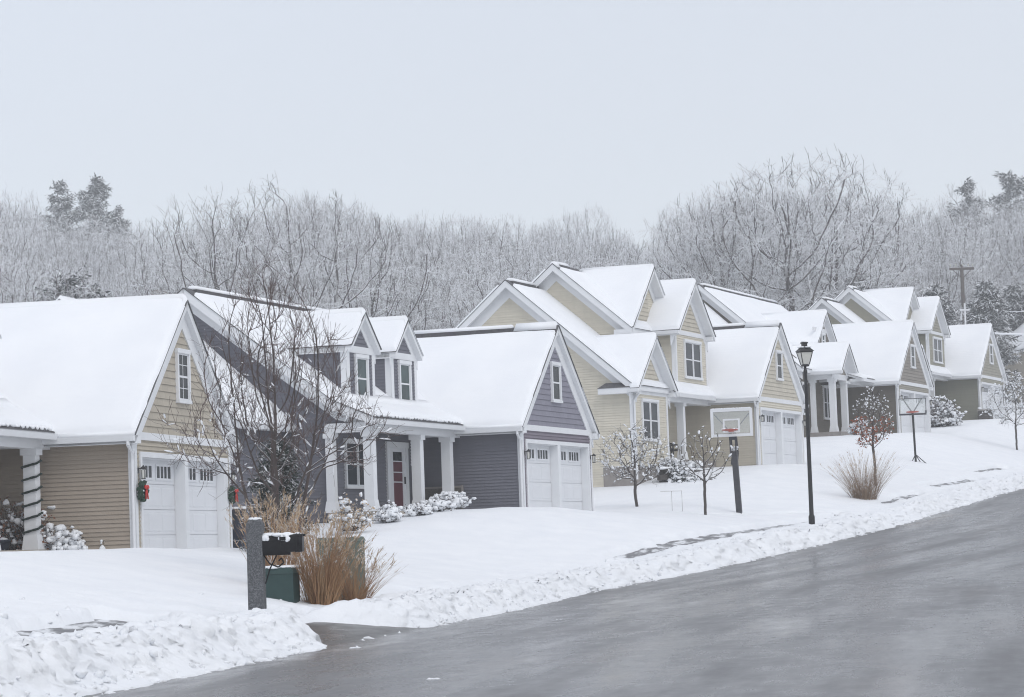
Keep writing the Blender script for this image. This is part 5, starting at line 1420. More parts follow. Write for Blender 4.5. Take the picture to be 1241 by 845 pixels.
# --- basketball hoops
t = thing('basketball_hoop', 'basketball hoop with white framed backboard on a thick leaning grey post', 'basketball hoop', (6.82, 86.0, .72), R(-14))
m = MB(); a = .085
m.hexa([(-a, -a, 0), (a, -a, 0), (a, a, 0), (-a, a, 0)], [(-a-.08, -a, 1.95), (a-.08, -a, 1.95), (a-.08, a, 1.95), (-a-.08, a, 1.95)]); m.build('post', M['pole_grey'], t)
m = MB()
for x0 in (-.17, -.0): m.path([Vector((x0-.02, .06, 1.55)), Vector((x0, .20, 1.9)), Vector((x0+.0, .02, 2.35)), Vector((x0, -.20, 2.55))], [.03, .03, .03, .028], 6); m.path([Vector((x0-.02, -.06, 1.8)), Vector((x0, -.16, 2.15)), Vector((x0, -.22, 2.42))], [.025]*3, 6)
m.box((-.19, -.24, 2.30), (.03, -.17, 2.40)); m.tube((-.1, -.2, 2.5), (-.62, -.24, 3.10), .018, n=5); m.tube((-.06, -.2, 2.5), (.46, -.24, 3.10), .018, n=5); m.build('support_arm', M['pole_grey'], t)
bx0, bx1, bz0, bz1, by = -.73, .57, 2.40, 3.26, -.28
m = MB()
m.box((bx0, by-.02, bz0), (bx0+.085, by+.03, bz1)); m.box((bx1-.085, by-.02, bz0), (bx1, by+.03, bz1)); m.box((bx0+.085, by-.02, bz0), (bx1-.085, by+.03, bz0+.085)); m.box((bx0+.085, by-.02, bz1-.085), (bx1-.085, by+.03, bz1))
ix0, ix1, iz0, iz1 = -.35, .17, 2.52, 2.95
for A, B in (((ix0, iz0), (ix0+.05, iz1)), ((ix1-.05, iz0), (ix1, iz1)), ((ix0+.05, iz1-.05), (ix1-.05, iz1)), ((ix0+.05, iz0), (ix1-.05, iz0+.05))): m.box((A[0], by-.012, A[1]), (B[0], by+.012, B[1]))
bb = m.build('backboard', M['white'], t)
m = MB(); m.box((bx0+.085, by-.004, bz0+.085), (bx1-.085, by+.004, bz1-.085)); m.build('panel', M['acrylic'], bb)
m = MB(); rc = (-.09, by-.33, 2.60); pts = [Vector((rc[0]+.23*math.cos(2*math.pi*k/24), rc[1]+.23*math.sin(2*math.pi*k/24), rc[2])) for k in range(25)]
m.path(pts, [.022]*25, 6); m.box((-.17, by-.11, 2.55), (-.01, by-.02, 2.62)); m.build('rim', M['rim'], t)
m = MB()
for k in range(9): a = rnd.uniform(0, 6.28); m.blob((rc[0]+.23*math.cos(a), rc[1]+.23*math.sin(a), rc[2]+.025), .045, .045, .02, .2, 0, rnd)
for k in range(26): m.blob((rnd.uniform(bx0+.03, bx1-.03), by+.005, bz1+.008), .06, .035, .022, .2, 0, rnd)
for k in range(8): m.blob((rnd.uniform(-.16, 0), rnd.uniform(-.1, .1), rnd.uniform(1.95, 2.1)), .06, .05, .04, .3, 0, rnd)
m.build('snow', M['twig_snow'], t, True)
t = thing('basketball_hoop', 'portable basketball hoop with clear board and black braces before the taupe garage', 'basketball hoop', (16.55, 115.5, 2.78), R(-6))
m = MB(); m.tube((0, 0, 0), (-.04, 0, 2.05), .045, n=8); m.build('post', M['black_metal'], t)
m = MB(); m.tube((0, 0, .42), (.42, -.05, .02), .02, n=5); m.tube((0, 0, .42), (-.2, .35, .02), .02, n=5); m.tube((0, 0, .4), (.25, .4, .02), .02, n=5); m.build('base_brace', M['black_metal'], t)
m = MB(); m.tube((-.06, -.02, 2.15), (-.42, -.12, 2.72), .03, n=6); m.tube((-.02, -.02, 2.15), (.34, -.12, 2.72), .03, n=6); m.tube((-.04, 0, 2.03), (-.04, -.1, 2.2), .04, n=6); m.build('board_brace', M['black_metal'], t)
m = MB(); m.box((-.60, -.17, 2.04), (.52, -.11, 2.11)); m.box((-.60, -.16, 2.11), (-.575, -.13, 2.74)); m.box((.495, -.16, 2.11), (.52, -.13, 2.74)); m.box((-.575, -.16, 2.715), (.495, -.13, 2.74)); m.box((.47, -.165, 2.11), (.53, -.115, 2.22)); fb = m.build('backboard', M['pole_grey'], t)
m = MB(); m.box((-.575, -.15, 2.11), (.495, -.142, 2.715)); m.build('panel', M['acrylic'], fb)
m = MB(); pts = [Vector((-.06+.24*math.cos(2*math.pi*k/20), -.42+.24*math.sin(2*math.pi*k/20), 2.16)) for k in range(21)]; m.path(pts, [.025]*21, 6); m.box((-.12, -.22, 2.12), (.0, -.17, 2.19)); m.build('rim', M['rim'], t)

# --- far end of the row
shrub('snowy twigs of a small bush left of the taupe porch columns', *local(4, -8.9, .6)[:2], 1.2, .7, random.Random(90), .6, None, 40, blob=.06)
shrub('dense round shrub loaded with snow between the taupe garage and the sage house', 22.3, 146.5, 2.1, 1.35, random.Random(91), .6, (M['leaf_dull'], 4, .11), 170, blob=.10)
t = thing('stone_pier', 'low brown stone pier at the left corner of the sage garage', 'pier', local(5, -3.75, -.35, -.3), rot_of(5))
m = MB()
for r_ in range(5):
    for k in range(2): m.box((-.42+k*.42+.01, -.33, r_*.17), (.0+k*.42-.01, .33, r_*.17+.155))
m.build('stones', M['rockwall'], t); m = MB(); m.box((-.46, -.37, .85), (.46, .37, .92)); m.build('cap', M['concrete'], t)
t = thing('utility_box', 'dark cabinet with snow on top just right of the cream garage', 'utility box', local(3, 4.5, .9, .25), rot_of(3))
m = MB(); m.box((-.4, -.4, 0), (.4, .4, .55)); m.build('cabinet', M['dark'], t); m = MB()
for k in range(30): m.blob((rnd.uniform(-.36, .36), rnd.uniform(-.36, .36), .57), .12, .12, .05, .2, 1, rnd)
m.build('snow', M['twig_snow'], t, True)

px_, py_ = 35.2, 216.0
t = thing('utility_pole', 'tall dark wooden utility pole with a snowy crossarm above the sage house', 'utility pole', (px_, py_, ground_at(px_, py_)-.3), R(8))
zt = 20.6-(ground_at(px_, py_)-.3)
m = MB(); m.lathe([(.20, 0), (.14, zt)], n=10); m.build('pole', M['wood_old'], t, True)
m = MB(); m.box((-1.0, -.14, zt-.42), (.95, -.02, zt-.22)); m.tube((-.75, -.1, zt-.42), (0, -.12, zt-1.1), .03, n=5); m.tube((.7, -.1, zt-.42), (0, -.12, zt-1.1), .03, n=5); m.build('crossarm', M['wood_old'], t)
for k in (-.92, -.5, .05, .5, .85): m = MB(); m.lathe([(.03, 0), (.03, .10), (.07, .12), (.07, .22), (.03, .26)], (k, -.08, zt-.22), 8); m.build('insulator', M['lamp_glass'], t, True)
m = MB()
for k in range(22): m.blob((rnd.uniform(-.95, .9), -.08, zt-.21), .1, .06, .03, .2, 0, rnd)
m.build('snow', M['twig_snow'], t, True)
t = thing('utility_pole', 'slender pale pole with a short crossarm in front of the tall utility pole', 'utility pole', (29.9, 183, ground_at(29.9, 183)-.3), R(5))
z0 = ground_at(29.9, 183)-.3; zt = 14.9-z0
m = MB(); m.tube((0, 0, 0), (0, 0, zt), .075, .06, 8); m.build('pole', M['white'], t); m = MB(); m.box((-.33, -.05, zt-.5), (.33, .05, zt-.4)); m.tube((-.2, 0, zt-.45), (-.24, 0, zt-1.1), .04, n=5); m.build('crossarm', M['white'], t)
def wire(label, a, b, sag, r=.02):
    a, b = Vector(a), Vector(b); pts = [a.lerp(b, k/24)-Vector((0, 0, sag*4*(k/24)*(1-k/24))) for k in range(25)]
    m = MB(); m.path(pts, [r]*25, 5); o = m.build('power_line', M['roof_snow']); tag(o, label, 'cable', 'snow coated power lines')
wire('upper snow coated power line running right from the utility poles', (35.4, 215.8, 17.0), (62, 205, 17.6), .9, .028)
wire('lower thick snow coated power line behind the sage garage', (30, 183, 13.0), (48, 176, 12.6), .5, .07)

def far_house(label, x, y, z, rz, L, Wd, hw, hr, wall, chimney=None):
    t = thing('distant_house', label, 'house', (x, y, z), rz, 'distant houses')
    m = MB(); m.box((-L/2, -Wd/2, -2), (L/2, Wd/2, hw)); m.hexa([(-L/2, -Wd/2, hw), (-L/2, Wd/2, hw), (-L/2, 0, hw+hr)], [(L/2, -Wd/2, hw), (L/2, Wd/2, hw), (L/2, 0, hw+hr)]); m.build('wall', wall, t)
    r = Roof(); e = Wd/2+.35; k = hr/(Wd/2); r.gable('u', 0, -e, hw-.35*k+.2, 0, hw+hr+.2, -L/2-.35, L/2+.35, e, hw-.35*k+.2); r.ridge_cap('u', 0, hw+hr+.2, -L/2-.3, L/2+.3); r.build(t, 'roof')
    window(t, 'w', -Wd/2, -1, 0, 1.0, 2.4); window(t, 'u', L/2, -.5, .5, 1.0, 2.4, out=1); window(t, 'u', -L/2, -.5, .5, 1.0, 2.4)
    if chimney:
        m = MB(); m.box((chimney-.35, -.3, hw+hr-.6), (chimney+.35, .3, hw+hr+1.1)); m.build('chimney', M['concrete'], t)
    return t
far_house('distant beige house with a snowy gable at the right edge beyond the sage garage', 43.5, 224, 11.2, R(100), 9, 7.5, 2.9, 2.8, M['beige'])
far_house('distant house with a low snowy roof and chimney behind the tan house', -19.0, 138, 3.4, R(-4), 7, 8, 5.6, 3.2, M['beige'], 1.6)
far_house('distant small gabled roof peeking over the ridge of the tan house', -16.6, 112, 2.2, R(78), 8, 5.2, 5.2, 2.6, M['beige'])

# loose clods thrown up by the plough, and a few lumps on the tarmac
m = MB(); rc = random.Random(12)
for k in range(1300):
    s = rc.choice((rc.uniform(-36, -5), rc.uniform(-36, -18), rc.uniform(-14, 30), rc.uniform(-14, 60)))
    if -21.0 < s < -14.8 and rc.random() < .85: continue
    n = abs(rc.gauss(0, .16))-.08 if rc.random() < .55 else rc.uniform(0, 1.8)
    if s < -14 and rc.random() < .25: n = rc.uniform(.5, 4.2)
    x, y = [float(v) for v in sn_to_xy(s, n)]
    r_ = rc.uniform(.018, .042)*(1.25 if s < -18 else 1)
    if rc.random() < .10: r_ *= 1.7
    z = float(ground_full(np.array([s]), np.array([n]))[0]) if n > .05 else float(road_z(s))-.02
    m.blob((x, y, z-r_*.25), r_*rc.uniform(.8, 1.5), r_*rc.uniform(.8, 1.5), r_*rc.uniform(.7, 1.0), .55, 1 if r_ > .055 else 0, rc)
tag(m.build('snow_clods', M['snow'], None, True), 'loose clods of snow thrown along the plough bank', None, None, 'stuff')
for k, (x, y, r_, lab) in enumerate(((-2.2, 37.4, .05, 'snow lump on the wet tarmac near the driveway gap'), (-.93, 28.6, .06, 'dirty snow lump alone on the tarmac at bottom centre'), (.6, 45.5, .03, 'tiny snow lump on the tarmac beside the plough bank'))):
    s_, n_ = xy_to_sn(x, y); m = MB()
    for q in range(5): m.blob((rc.gauss(0, r_*.6), rc.gauss(0, r_*.4), r_*.25), r_*rc.uniform(.5, 1), r_*rc.uniform(.4, .8), r_*rc.uniform(.35, .6), .4, 1, rc)
    o = m.build('snow_lump', M['snow'], None, True, (x, y, float(road_z(s_))-.03)); tag(o, lab, 'snow lump')

# ------------------------------------------------------------------ the woods on the hillside: prototype, x, y, height, turn, width factor
WOOD_LABEL = 'bare snow dusted tree among the woods on the hillside behind the houses'
WOOD = (
    (6, -35.8, 153.8, 10, 5.1, 1.01), (4, -33, 150.1, 10.6, 0.4, 1.11), (5, -30.1, 144.6, 8.5, 5.5, 1.06), (6, -27.5, 140.7, 10.9, 2.3, 0.81),
    (3, -28.4, 156.4, 11.1, 2.2, 0.95), (5, -23.5, 143.7, 9.5, 1.3, 1.22), (5, -22.3, 157.9, 8.7, 0.8, 0.99), (2, -19.8, 156.5, 6.9, 2.3, 0.98),
    (0, -15.3, 147.7, 11.9, 4.5, 1.13), (1, -13.8, 149.9, 9.7, 3.8, 1.03), (6, -11.9, 152.5, 10.1, 2.2, 1.04), (5, -9.6, 146.1, 8.8, 2.4, 1.09),
    (8, -7.5, 153.5, 10.2, 6, 1.03), (6, -5.1, 157.7, 10.5, 1, 0.79), (0, -2.6, 156.1, 9.2, 1.6, 0.91), (6, -0.6, 148.4, 10, 6.2, 1.11),
    (5, 1.2, 149.6, 8.6, 0.2, 0.87), (2, 4.7, 156.8, 8.4, 3.6, 1.16), (0, 9, 155.4, 7.4, 3.7, 1.07), (0, -41.4, 176.2, 11.1, 2.4, 0.87),
    (6, -39.6, 180, 11.9, 0.6, 0.96), (5, -35.1, 172.2, 11.4, 3.3, 0.96), (1, -30.5, 163.3, 11.5, 6.2, 0.77), (2, -28.4, 163.5, 9.1, 3.9, 0.78),
    (2, -27.3, 174.9, 9.7, 1.4, 0.8), (5, -24.4, 170.7, 9.1, 2.9, 0.88), (0, -21.5, 169.7, 7.1, 3, 1), (5, -19.4, 176.3, 10.5, 4.2, 1.14),
    (2, -16.9, 176, 9.2, 3.9, 1.15), (1, -14.9, 181.3, 11.2, 2.5, 0.8), (5, -13.3, 173.1, 8.7, 2.9, 0.82), (4, -11.1, 181.1, 12.9, 4.3, 0.79),
    (0, -9.4, 181, 10.2, 4.3, 0.86), (3, -7, 174, 9.4, 2.7, 1.06), (1, -4.6, 167.6, 12.2, 6, 0.72), (3, -1.9, 178.2, 12.8, 0.2, 0.93),
    (0, 0.1, 176, 10, 1.9, 0.98), (6, 2.1, 179.9, 9.8, 3.3, 0.8), (6, 3.8, 165.8, 11.2, 5.3, 1.13), (6, 6.2, 179.7, 12, 4.7, 1.02),
    (4, 8.1, 165.8, 9.4, 3, 1.14), (4, 11.1, 168.8, 12.8, 5.6, 0.71), (6, -46.8, 206.2, 10.2, 5, 0.77), (4, -42.5, 195, 11.8, 1, 1.11),
    (3, -40.5, 198.7, 11.7, 4.9, 1.03), (1, -40.4, 205.7, 13.6, 3.4, 0.98), (4, -36.8, 195.2, 13.2, 0.2, 0.94), (6, -34.5, 192.2, 13.2, 3.2, 0.72),
    (5, -31.5, 192.8, 11.4, 4.1, 0.83), (3, -29.7, 196.6, 11.5, 2.9, 0.74), (5, -28.3, 204.5, 10.4, 6.2, 0.93), (4, -25, 195.9, 10.6, 6.3, 0.84),
    (0, -21.4, 192.5, 11.5, 2.3, 1.07), (4, -19.5, 198, 12.6, 4.4, 1.04), (6, -17.9, 203, 12.7, 5.8, 0.77), (4, -15.3, 205, 13.5, 0.9, 0.99),
    (1, -12.9, 193.3, 13.5, 3.1, 0.95), (2, -10.8, 192.4, 12.2, 1.2, 0.76), (6, -8.5, 189.2, 13.8, 4.1, 0.67), (7, -6.9, 202.5, 11.8, 2.3, 0.98),
    (4, -4.8, 200.7, 11.5, 2.9, 0.94), (3, -2.1, 192.5, 12.9, 1.4, 0.92), (6, -1.1, 199.7, 14.6, 2.1, 0.77), (4, 1.2, 192.3, 13.2, 5.3, 0.76),
    (5, 3.5, 190.2, 12.4, 1.3, 0.98), (0, 5.1, 198.8, 12.4, 1.3, 0.93), (1, 7.9, 204.4, 13.4, 2, 1.03), (6, 10.3, 195.2, 10.6, 4.8, 1.01),
    (5, 12, 191.6, 12, 4.5, 0.93), (2, 13.2, 191.3, 14.6, 5, 0.66), (5, 15.5, 193.7, 13.9, 0.9, 0.78), (2, 17.9, 190.2, 16.2, 5.4, 0.76),
    (2, 21.3, 201.8, 16.5, 1.2, 0.78), (2, 22.4, 194.1, 13.7, 1.3, 0.67), (5, 27.4, 201.3, 13.4, 3.3, 0.82), (6, -52.1, 230.3, 13.8, 5.2, 1.04),
    (4, -48.8, 228, 13, 2.7, 0.94), (0, -46.3, 223.9, 14.8, 0.6, 0.81), (3, -45.9, 233.3, 15.2, 1.9, 0.79), (0, -42.6, 232.2, 14.6, 2.2, 0.91),
    (1, -40, 234.7, 13.5, 4.4, 1), (4, -36.3, 220.7, 13.4, 5.1, 0.78), (2, -35.8, 233.7, 14.3, 1.3, 0.66), (6, -33.4, 234.1, 13.8, 5.3, 0.9),
    (1, -28.4, 221.4, 10.1, 1.6, 0.87), (5, -27.1, 225.9, 9.3, 1.5, 0.92), (0, -24.5, 224.1, 12, 6.1, 1.09), (4, -21.6, 227.2, 15, 6.2, 0.96),
    (6, -20.4, 236.2, 13.8, 1, 0.87), (1, -15.5, 220.4, 16.7, 0.9, 0.82), (2, -14.4, 230.6, 14.2, 3.6, 0.79), (1, -11, 230.1, 12.9, 1.9, 0.99),
    (2, -8.7, 222.5, 14.4, 2, 0.75), (0, -5.4, 225, 14.1, 0.5, 0.73), (4, -3.6, 222.8, 12.7, 3, 1), (3, -1.6, 231.7, 12.4, 4.7, 0.96),
    (3, 1, 236.6, 12.3, 5.7, 0.74), (3, 3.7, 232.5, 15.1, 1.6, 0.73), (1, 7, 235.3, 15.1, 6.1, 0.71), (7, 9.5, 228.8, 12.6, 4.9, 0.79),
    (1, 11.5, 226.6, 12.3, 4.3, 0.87), (4, 13.4, 218.3, 15.6, 6.2, 0.96), (6, 17.2, 230.6, 16.1, 0.4, 0.74), (5, 18.6, 225.5, 18.3, 6, 0.65),
    (5, 20.5, 221.7, 19.4, 1.1, 0.75), (6, 24.8, 232.4, 17.3, 3, 0.89), (3, 25.9, 230, 17.1, 0.3, 0.65), (2, 27.7, 221.7, 16.9, 6, 0.72),
    (0, 31.1, 231.4, 17.8, 2.1, 0.62), (3, 33.2, 225.6, 14.3, 0.5, 0.93), (1, 35.9, 226, 14.9, 2.2, 0.82), (2, -59.5, 258.8, 16.3, 4.9, 0.88),
    (1, -56.8, 257.7, 17.5, 4.2, 0.9), (1, -56.3, 270.9, 14.9, 1.4, 0.73), (1, -53, 267.6, 13.9, 3.9, 0.86), (5, -50.4, 271.3, 15.4, 0.9, 0.92),
    (2, -45.1, 260, 16.3, 1.4, 0.71), (4, -42.3, 256.1, 16, 3.8, 0.88), (4, -39.5, 263.3, 15.3, 1.7, 0.99), (3, -38.5, 270.4, 15.9, 2.4, 0.74),
    (3, -34.1, 259.5, 15.3, 0.8, 0.98), (5, -31.6, 263, 10.4, 5.7, 1.02), (1, -28.5, 257.4, 13.2, 4.5, 0.73), (6, -27.8, 264, 15.7, 2.4, 0.81),
    (5, -25, 267.8, 15.6, 5, 0.75), (4, -22.4, 261.5, 15.6, 5.3, 0.71), (4, -21.2, 265.3, 15.5, 4, 0.97), (6, -17.8, 255.3, 16.9, 0.9, 0.69),
    (6, -15, 252.8, 17.5, 4, 0.66), (0, -12.8, 270.8, 14.8, 2.2, 0.79), (6, -11.1, 271.1, 15.7, 1.2, 0.93), (3, -7.8, 258.8, 15.4, 4, 0.84),
    (0, -4.6, 260.1, 16.7, 3.8, 0.8), (3, -3, 268, 15.7, 5.2, 0.81), (3, 0.6, 260.7, 13.5, 0.3, 0.86), (6, 3.4, 270.9, 16.4, 1.8, 0.61),
    (1, 5, 256.9, 17.2, 4.6, 0.71), (3, 8.1, 255.5, 14.7, 5.1, 0.83), (4, 11.4, 271.5, 13.8, 2.4, 0.69), (3, 14.3, 269.7, 13.2, 6.2, 0.86),
    (6, 16.5, 271.6, 16.4, 3.3, 0.89), (0, 19, 259.5, 18.2, 4.1, 0.57), (5, 21.1, 258.1, 19.1, 0.5, 0.63), (2, 25.9, 265.9, 21, 3.9, 0.56),
    (4, 25.5, 252.3, 21, 0.8, 0.75), (8, 30.7, 270, 20, 3.6, 0.76), (4, 33.2, 258.9, 18, 6.2, 0.85), (5, 34, 253.9, 18.6, 1.6, 0.76),
    (8, 37.6, 261, 18.8, 0.8, 0.86), (6, 41.2, 264.7, 16.9, 2.2, 0.85), (3, 42.5, 262.6, 17.7, 4.8, 0.88), (3, 47.1, 269.1, 20.7, 2.7, 0.81),
    (2, 50.2, 266.4, 20.2, 0.6, 0.66), (2, 56.2, 270.3, 20.6, 3.5, 0.59), (1, -69.3, 299.6, 18.6, 2.7, 0.82), (3, -66.1, 298.6, 17, 1.2, 0.81),
    (8, -63.1, 300.8, 16.1, 1.5, 0.95), (6, -59.8, 298.9, 17.8, 5.1, 0.68), (0, -56.1, 292.4, 18.8, 0, 0.9), (6, -54.1, 296.8, 19, 3.3, 0.76),
    (4, -53.3, 308.5, 16.1, 2.8, 0.74), (8, -48.4, 302.4, 15.8, 0.8, 0.63), (7, -46.7, 306.6, 16.3, 2.8, 0.65), (7, -40.9, 294.1, 14.6, 2.3, 0.92),
    (3, -38.7, 301.3, 14.6, 5.3, 0.8), (1, -37.2, 306.5, 13.7, 3.1, 1.04), (4, -33.4, 301.8, 17.8, 2.4, 0.58), (1, -32.6, 307.4, 16.4, 1.7, 0.72),
    (6, -27.5, 300.8, 17.6, 1.7, 0.81), (6, -27, 304.4, 16.9, 4.4, 0.76), (0, -23, 292, 19, 3.2, 0.72), (0, -21.5, 295.7, 19.7, 6.2, 0.56),
    (8, -19.5, 304.3, 17.8, 5.1, 0.72), (4, -15.4, 298.6, 14.9, 3.6, 0.83), (1, -14.6, 301.8, 16.6, 0.5, 0.85), (1, -10.9, 298.4, 16.7, 3.2, 0.75),
    (4, -9.4, 305.8, 17.8, 1.5, 0.77), (2, -6.6, 309.7, 15.7, 0.5, 0.8), (0, -3.1, 309.3, 16.7, 3.8, 0.65), (3, 1, 292, 17.7, 1.4, 0.9),
    (4, 3.9, 290.1, 15.6, 2.9, 0.7), (6, 6.8, 307.1, 15.3, 5.6, 0.87), (3, 9.6, 296.8, 15, 5.4, 0.96), (1, 11.9, 305.1, 17.3, 1, 0.69),
    (5, 14.5, 305.9, 14.8, 1.5, 0.75), (0, 18.4, 299.1, 18.1, 5.2, 0.58), (4, 21.7, 307.9, 21, 5.2, 0.79), (1, 25, 298.3, 21, 5.5, 0.81),
    (6, 28.8, 306.6, 21, 0.3, 0.59), (1, 30, 290.5, 21, 1.7, 0.76), (0, 33.8, 297.1, 21, 0.4, 0.66), (5, 38.1, 308.7, 21, 2.8, 0.55),
    (6, 39.5, 301, 20.9, 0.6, 0.69), (4, 42.7, 306.4, 18.3, 1.2, 0.75), (0, 47, 309.9, 21, 3.2, 0.54), (2, 49.6, 309.2, 21, 4.8, 0.58),
    (6, 51.6, 298.9, 21, 2.2, 0.82), (6, 54, 296.3, 20.7, 3.9, 0.67), (0, 59.1, 309.6, 21, 3.8, 0.58), (6, 58.1, 291.2, 21, 6, 0.83),
    (1, 60.9, 291.6, 19.9, 1.1, 0.78), (2, 64.3, 291.9, 18.8, 5.3, 0.62), (5, 71.4, 307.9, 20.4, 0.8, 0.84), (0, -79.4, 345.3, 19.2, 4.6, 0.63),
    (2, -78.1, 349.4, 20.3, 4.9, 0.69), (2, -71.7, 338.5, 20.6, 0.8, 0.67), (3, -71.3, 351.8, 19.9, 4.9, 0.84), (3, -67.1, 351.9, 19, 5.1, 0.63),
    (8, -62.6, 341.3, 18.7, 4.2, 0.87), (4, -58.4, 339, 20, 3.9, 0.56), (2, -54.2, 339.1, 16.8, 2.4, 0.91), (0, -51.9, 342.9, 16.2, 2.1, 0.95),
    (5, -48.3, 340.3, 17.1, 5.6, 0.8), (3, -44.8, 337.2, 16.9, 2, 0.75), (3, -42.8, 346.2, 13.2, 1.3, 1.02), (4, -40.6, 349.2, 13.3, 0.8, 1.01),
    (4, -37.3, 349.6, 16.3, 6, 0.8), (5, -31.5, 335.2, 17.9, 5.9, 0.85), (6, -29.7, 344.5, 19.9, 5.1, 0.84), (0, -26.7, 350.5, 19.6, 2.5, 0.57),
    (0, -22.5, 341.4, 20.3, 2.9, 0.81), (6, -19.7, 343.9, 19.9, 3.1, 0.56), (3, -16.5, 338.4, 19.9, 1.8, 0.6), (5, -12.7, 349.8, 18.7, 5, 0.75),
    (1, -9.3, 347.7, 17.4, 5.3, 0.79), (1, -6.3, 338.8, 18.7, 4.5, 0.9), (0, -3.3, 354.2, 19.1, 3.4, 0.66), (1, 1, 344.6, 15.8, 1.2, 0.64),
    (8, 3.4, 349.1, 16.9, 4.7, 0.93), (1, 6.8, 353.6, 18.5, 0.4, 0.7), (1, 9.8, 349.8, 20.9, 3.8, 0.69), (6, 13, 345.9, 17.1, 3.3, 0.72),
    (2, 15.5, 345.1, 15.9, 0.1, 0.76), (6, 17.7, 341.4, 15.7, 5.3, 0.84), (1, 21, 339.5, 21, 0.8, 0.57), (5, 23.9, 354.7, 21, 0.7, 0.75),
    (0, 27.6, 339, 21, 0, 0.72), (5, 31.6, 345.5, 21, 3.7, 0.63), (0, 32.1, 335.2, 21, 1.8, 0.6), (3, 37, 345.9, 21, 3.7, 0.61),
    (1, 41.3, 342.8, 21, 3, 0.82), (5, 44, 348.3, 21, 2.3, 0.8), (5, 48.2, 348.9, 21, 2.7, 0.55), (6, 49.7, 344, 21, 4.2, 0.67),
    (6, 53, 346.7, 21, 5, 0.67), (6, 56.3, 346.1, 20.4, 0.7, 0.83), (0, 58.4, 339.4, 21, 4, 0.84), (1, 64.8, 350.6, 21, 2.3, 0.81),
    (7, 67.3, 354.9, 21, 2.8, 0.57), (5, 67, 337, 21, 1.2, 0.55), (2, 73.3, 349.4, 21, 0.4, 0.8), (6, 76.5, 348.6, 21, 4.7, 0.83),
    (0, 80.3, 354.9, 21, 3, 0.79), (0, 81, 340.2, 20.9, 0.7, 0.55),
)
for k, x, y, h, a, sx in WOOD:
    place_tree(PROTO[k], x, y, h, a, 'bare_tree', WOOD_LABEL, 'tree', 'bare trees of the hillside woods', sx)
# trees that stand out from the wood, and evergreens
for m_, x, y, h, a, sx, name, label in (
    (PROTO[8], -13.5, 128, 12.8, 2.6, 0.95, 'bare_tree', 'large bare spreading tree, its crown left of the reddish tree, behind the slate house ridge'),
    (PROTO[7], -9.9, 131, 13.2, 0.5, 1, 'bare_tree', 'large bare tree with the tallest crown behind the slate house, above its left dormer'),
    (PROTO[8], -6.5, 140, 11.8, 4.2, 1, 'bare_tree', 'bare tree with white upper limbs behind the right dormer of the slate house'),
    (PROTO[0], 17, 165, 16.8, 1, 1.25, 'bare_tree', 'tallest tree of the woods, a broad frosted crown above the taupe house'),
    (PROTO[1], 20.5, 172, 16.4, 3, 1.1, 'bare_tree', 'frosted round tree joined to the right side of the tallest crown of the woods'),
    (PROTO[2], 12.7, 166, 15.4, 2, 0.95, 'bare_tree', 'broad frosted tree left of the tallest crown of the woods'),
    (CON[0], -53.5, 330, 21.1, 4.5, 1, 'pine_tree', 'dark pine with a ragged crown, left of the pair above the left woods'),
    (CON[1], -48, 322, 21.1, 1.9, 0.9, 'pine_tree', 'dark pine with a pointed crown, right of the pair above the left woods'),
    (CON[0], -46.3, 328, 18.2, 5.2, 0.8, 'pine_tree', 'shorter dark pine leaning out from the pair of pines on the left hill'),
    (CON[0], 54.6, 330, 24.4, 5.3, 0.85, 'pine_tree', 'hazy pine on the skyline above the utility pole'),
    (CON[1], 59.9, 330, 24.9, 0.1, 0.85, 'pine_tree', 'hazy pine on the skyline in the upper right corner of the woods'),
    (CON[2], 31.3, 205, 9.3, 1.9, 1, 'evergreen_tree', 'snow laden evergreen left of the utility pole'),
    (CON[2], 34.2, 200, 9.3, 5.7, 1, 'evergreen_tree', 'snow laden evergreen right of the utility pole'),
    (CON[2], 24.4, 195, 10.4, 5.2, 1, 'evergreen_tree', 'snow laden evergreen behind the twin gables of the sage house'),
    (CON[2], 29.6, 215, 9.8, 1.9, 1, 'evergreen_tree', 'snow laden evergreen behind the street gable of the sage house'),
    (CON[2], 41.6, 230, 9.6, 5.7, 1.1, 'evergreen_tree', 'snow laden evergreen at the right edge behind the distant roofs'),
    (CON[3], -23.6, 150, 8.2, 4.1, 0.9, 'evergreen_tree', 'small snowy spruce poking up behind the tan house ridge')):
    place_tree(m_, x, y, h, a, name, label, 'tree', None, sx)
SUN_E = 0.85
SKY_LOW, SKY_MID, SKY_HIGH = (.605, .608, .628), (.61, .613, .632), (.735, .735, .745)
HAZE = .0010
EXPO = 0.0
# ------------------------------------------------------------------ camera, light, sky
cam = bpy.data.cameras.new('camera'); cam.sensor_width = 36; cam.lens = 3377.1/1241*36; cam.clip_end = 5000; cam.clip_start = .5
co = bpy.data.objects.new('camera', cam); COL.objects.link(co); SC.camera = co
p_, r_ = .070757, .035612
r0, u0, f0 = Vector((1, 0, 0)), Vector((0, -math.sin(p_), math.cos(p_))), Vector((0, math.cos(p_), math.sin(p_)))
right = r0*math.cos(r_)-u0*math.sin(r_); up = r0*math.sin(r_)+u0*math.cos(r_)
co.matrix_world = Matrix(((right.x, up.x, -f0.x, 0), (right.y, up.y, -f0.y, 0), (right.z, up.z, -f0.z, 0), (0, 0, 0, 1)))

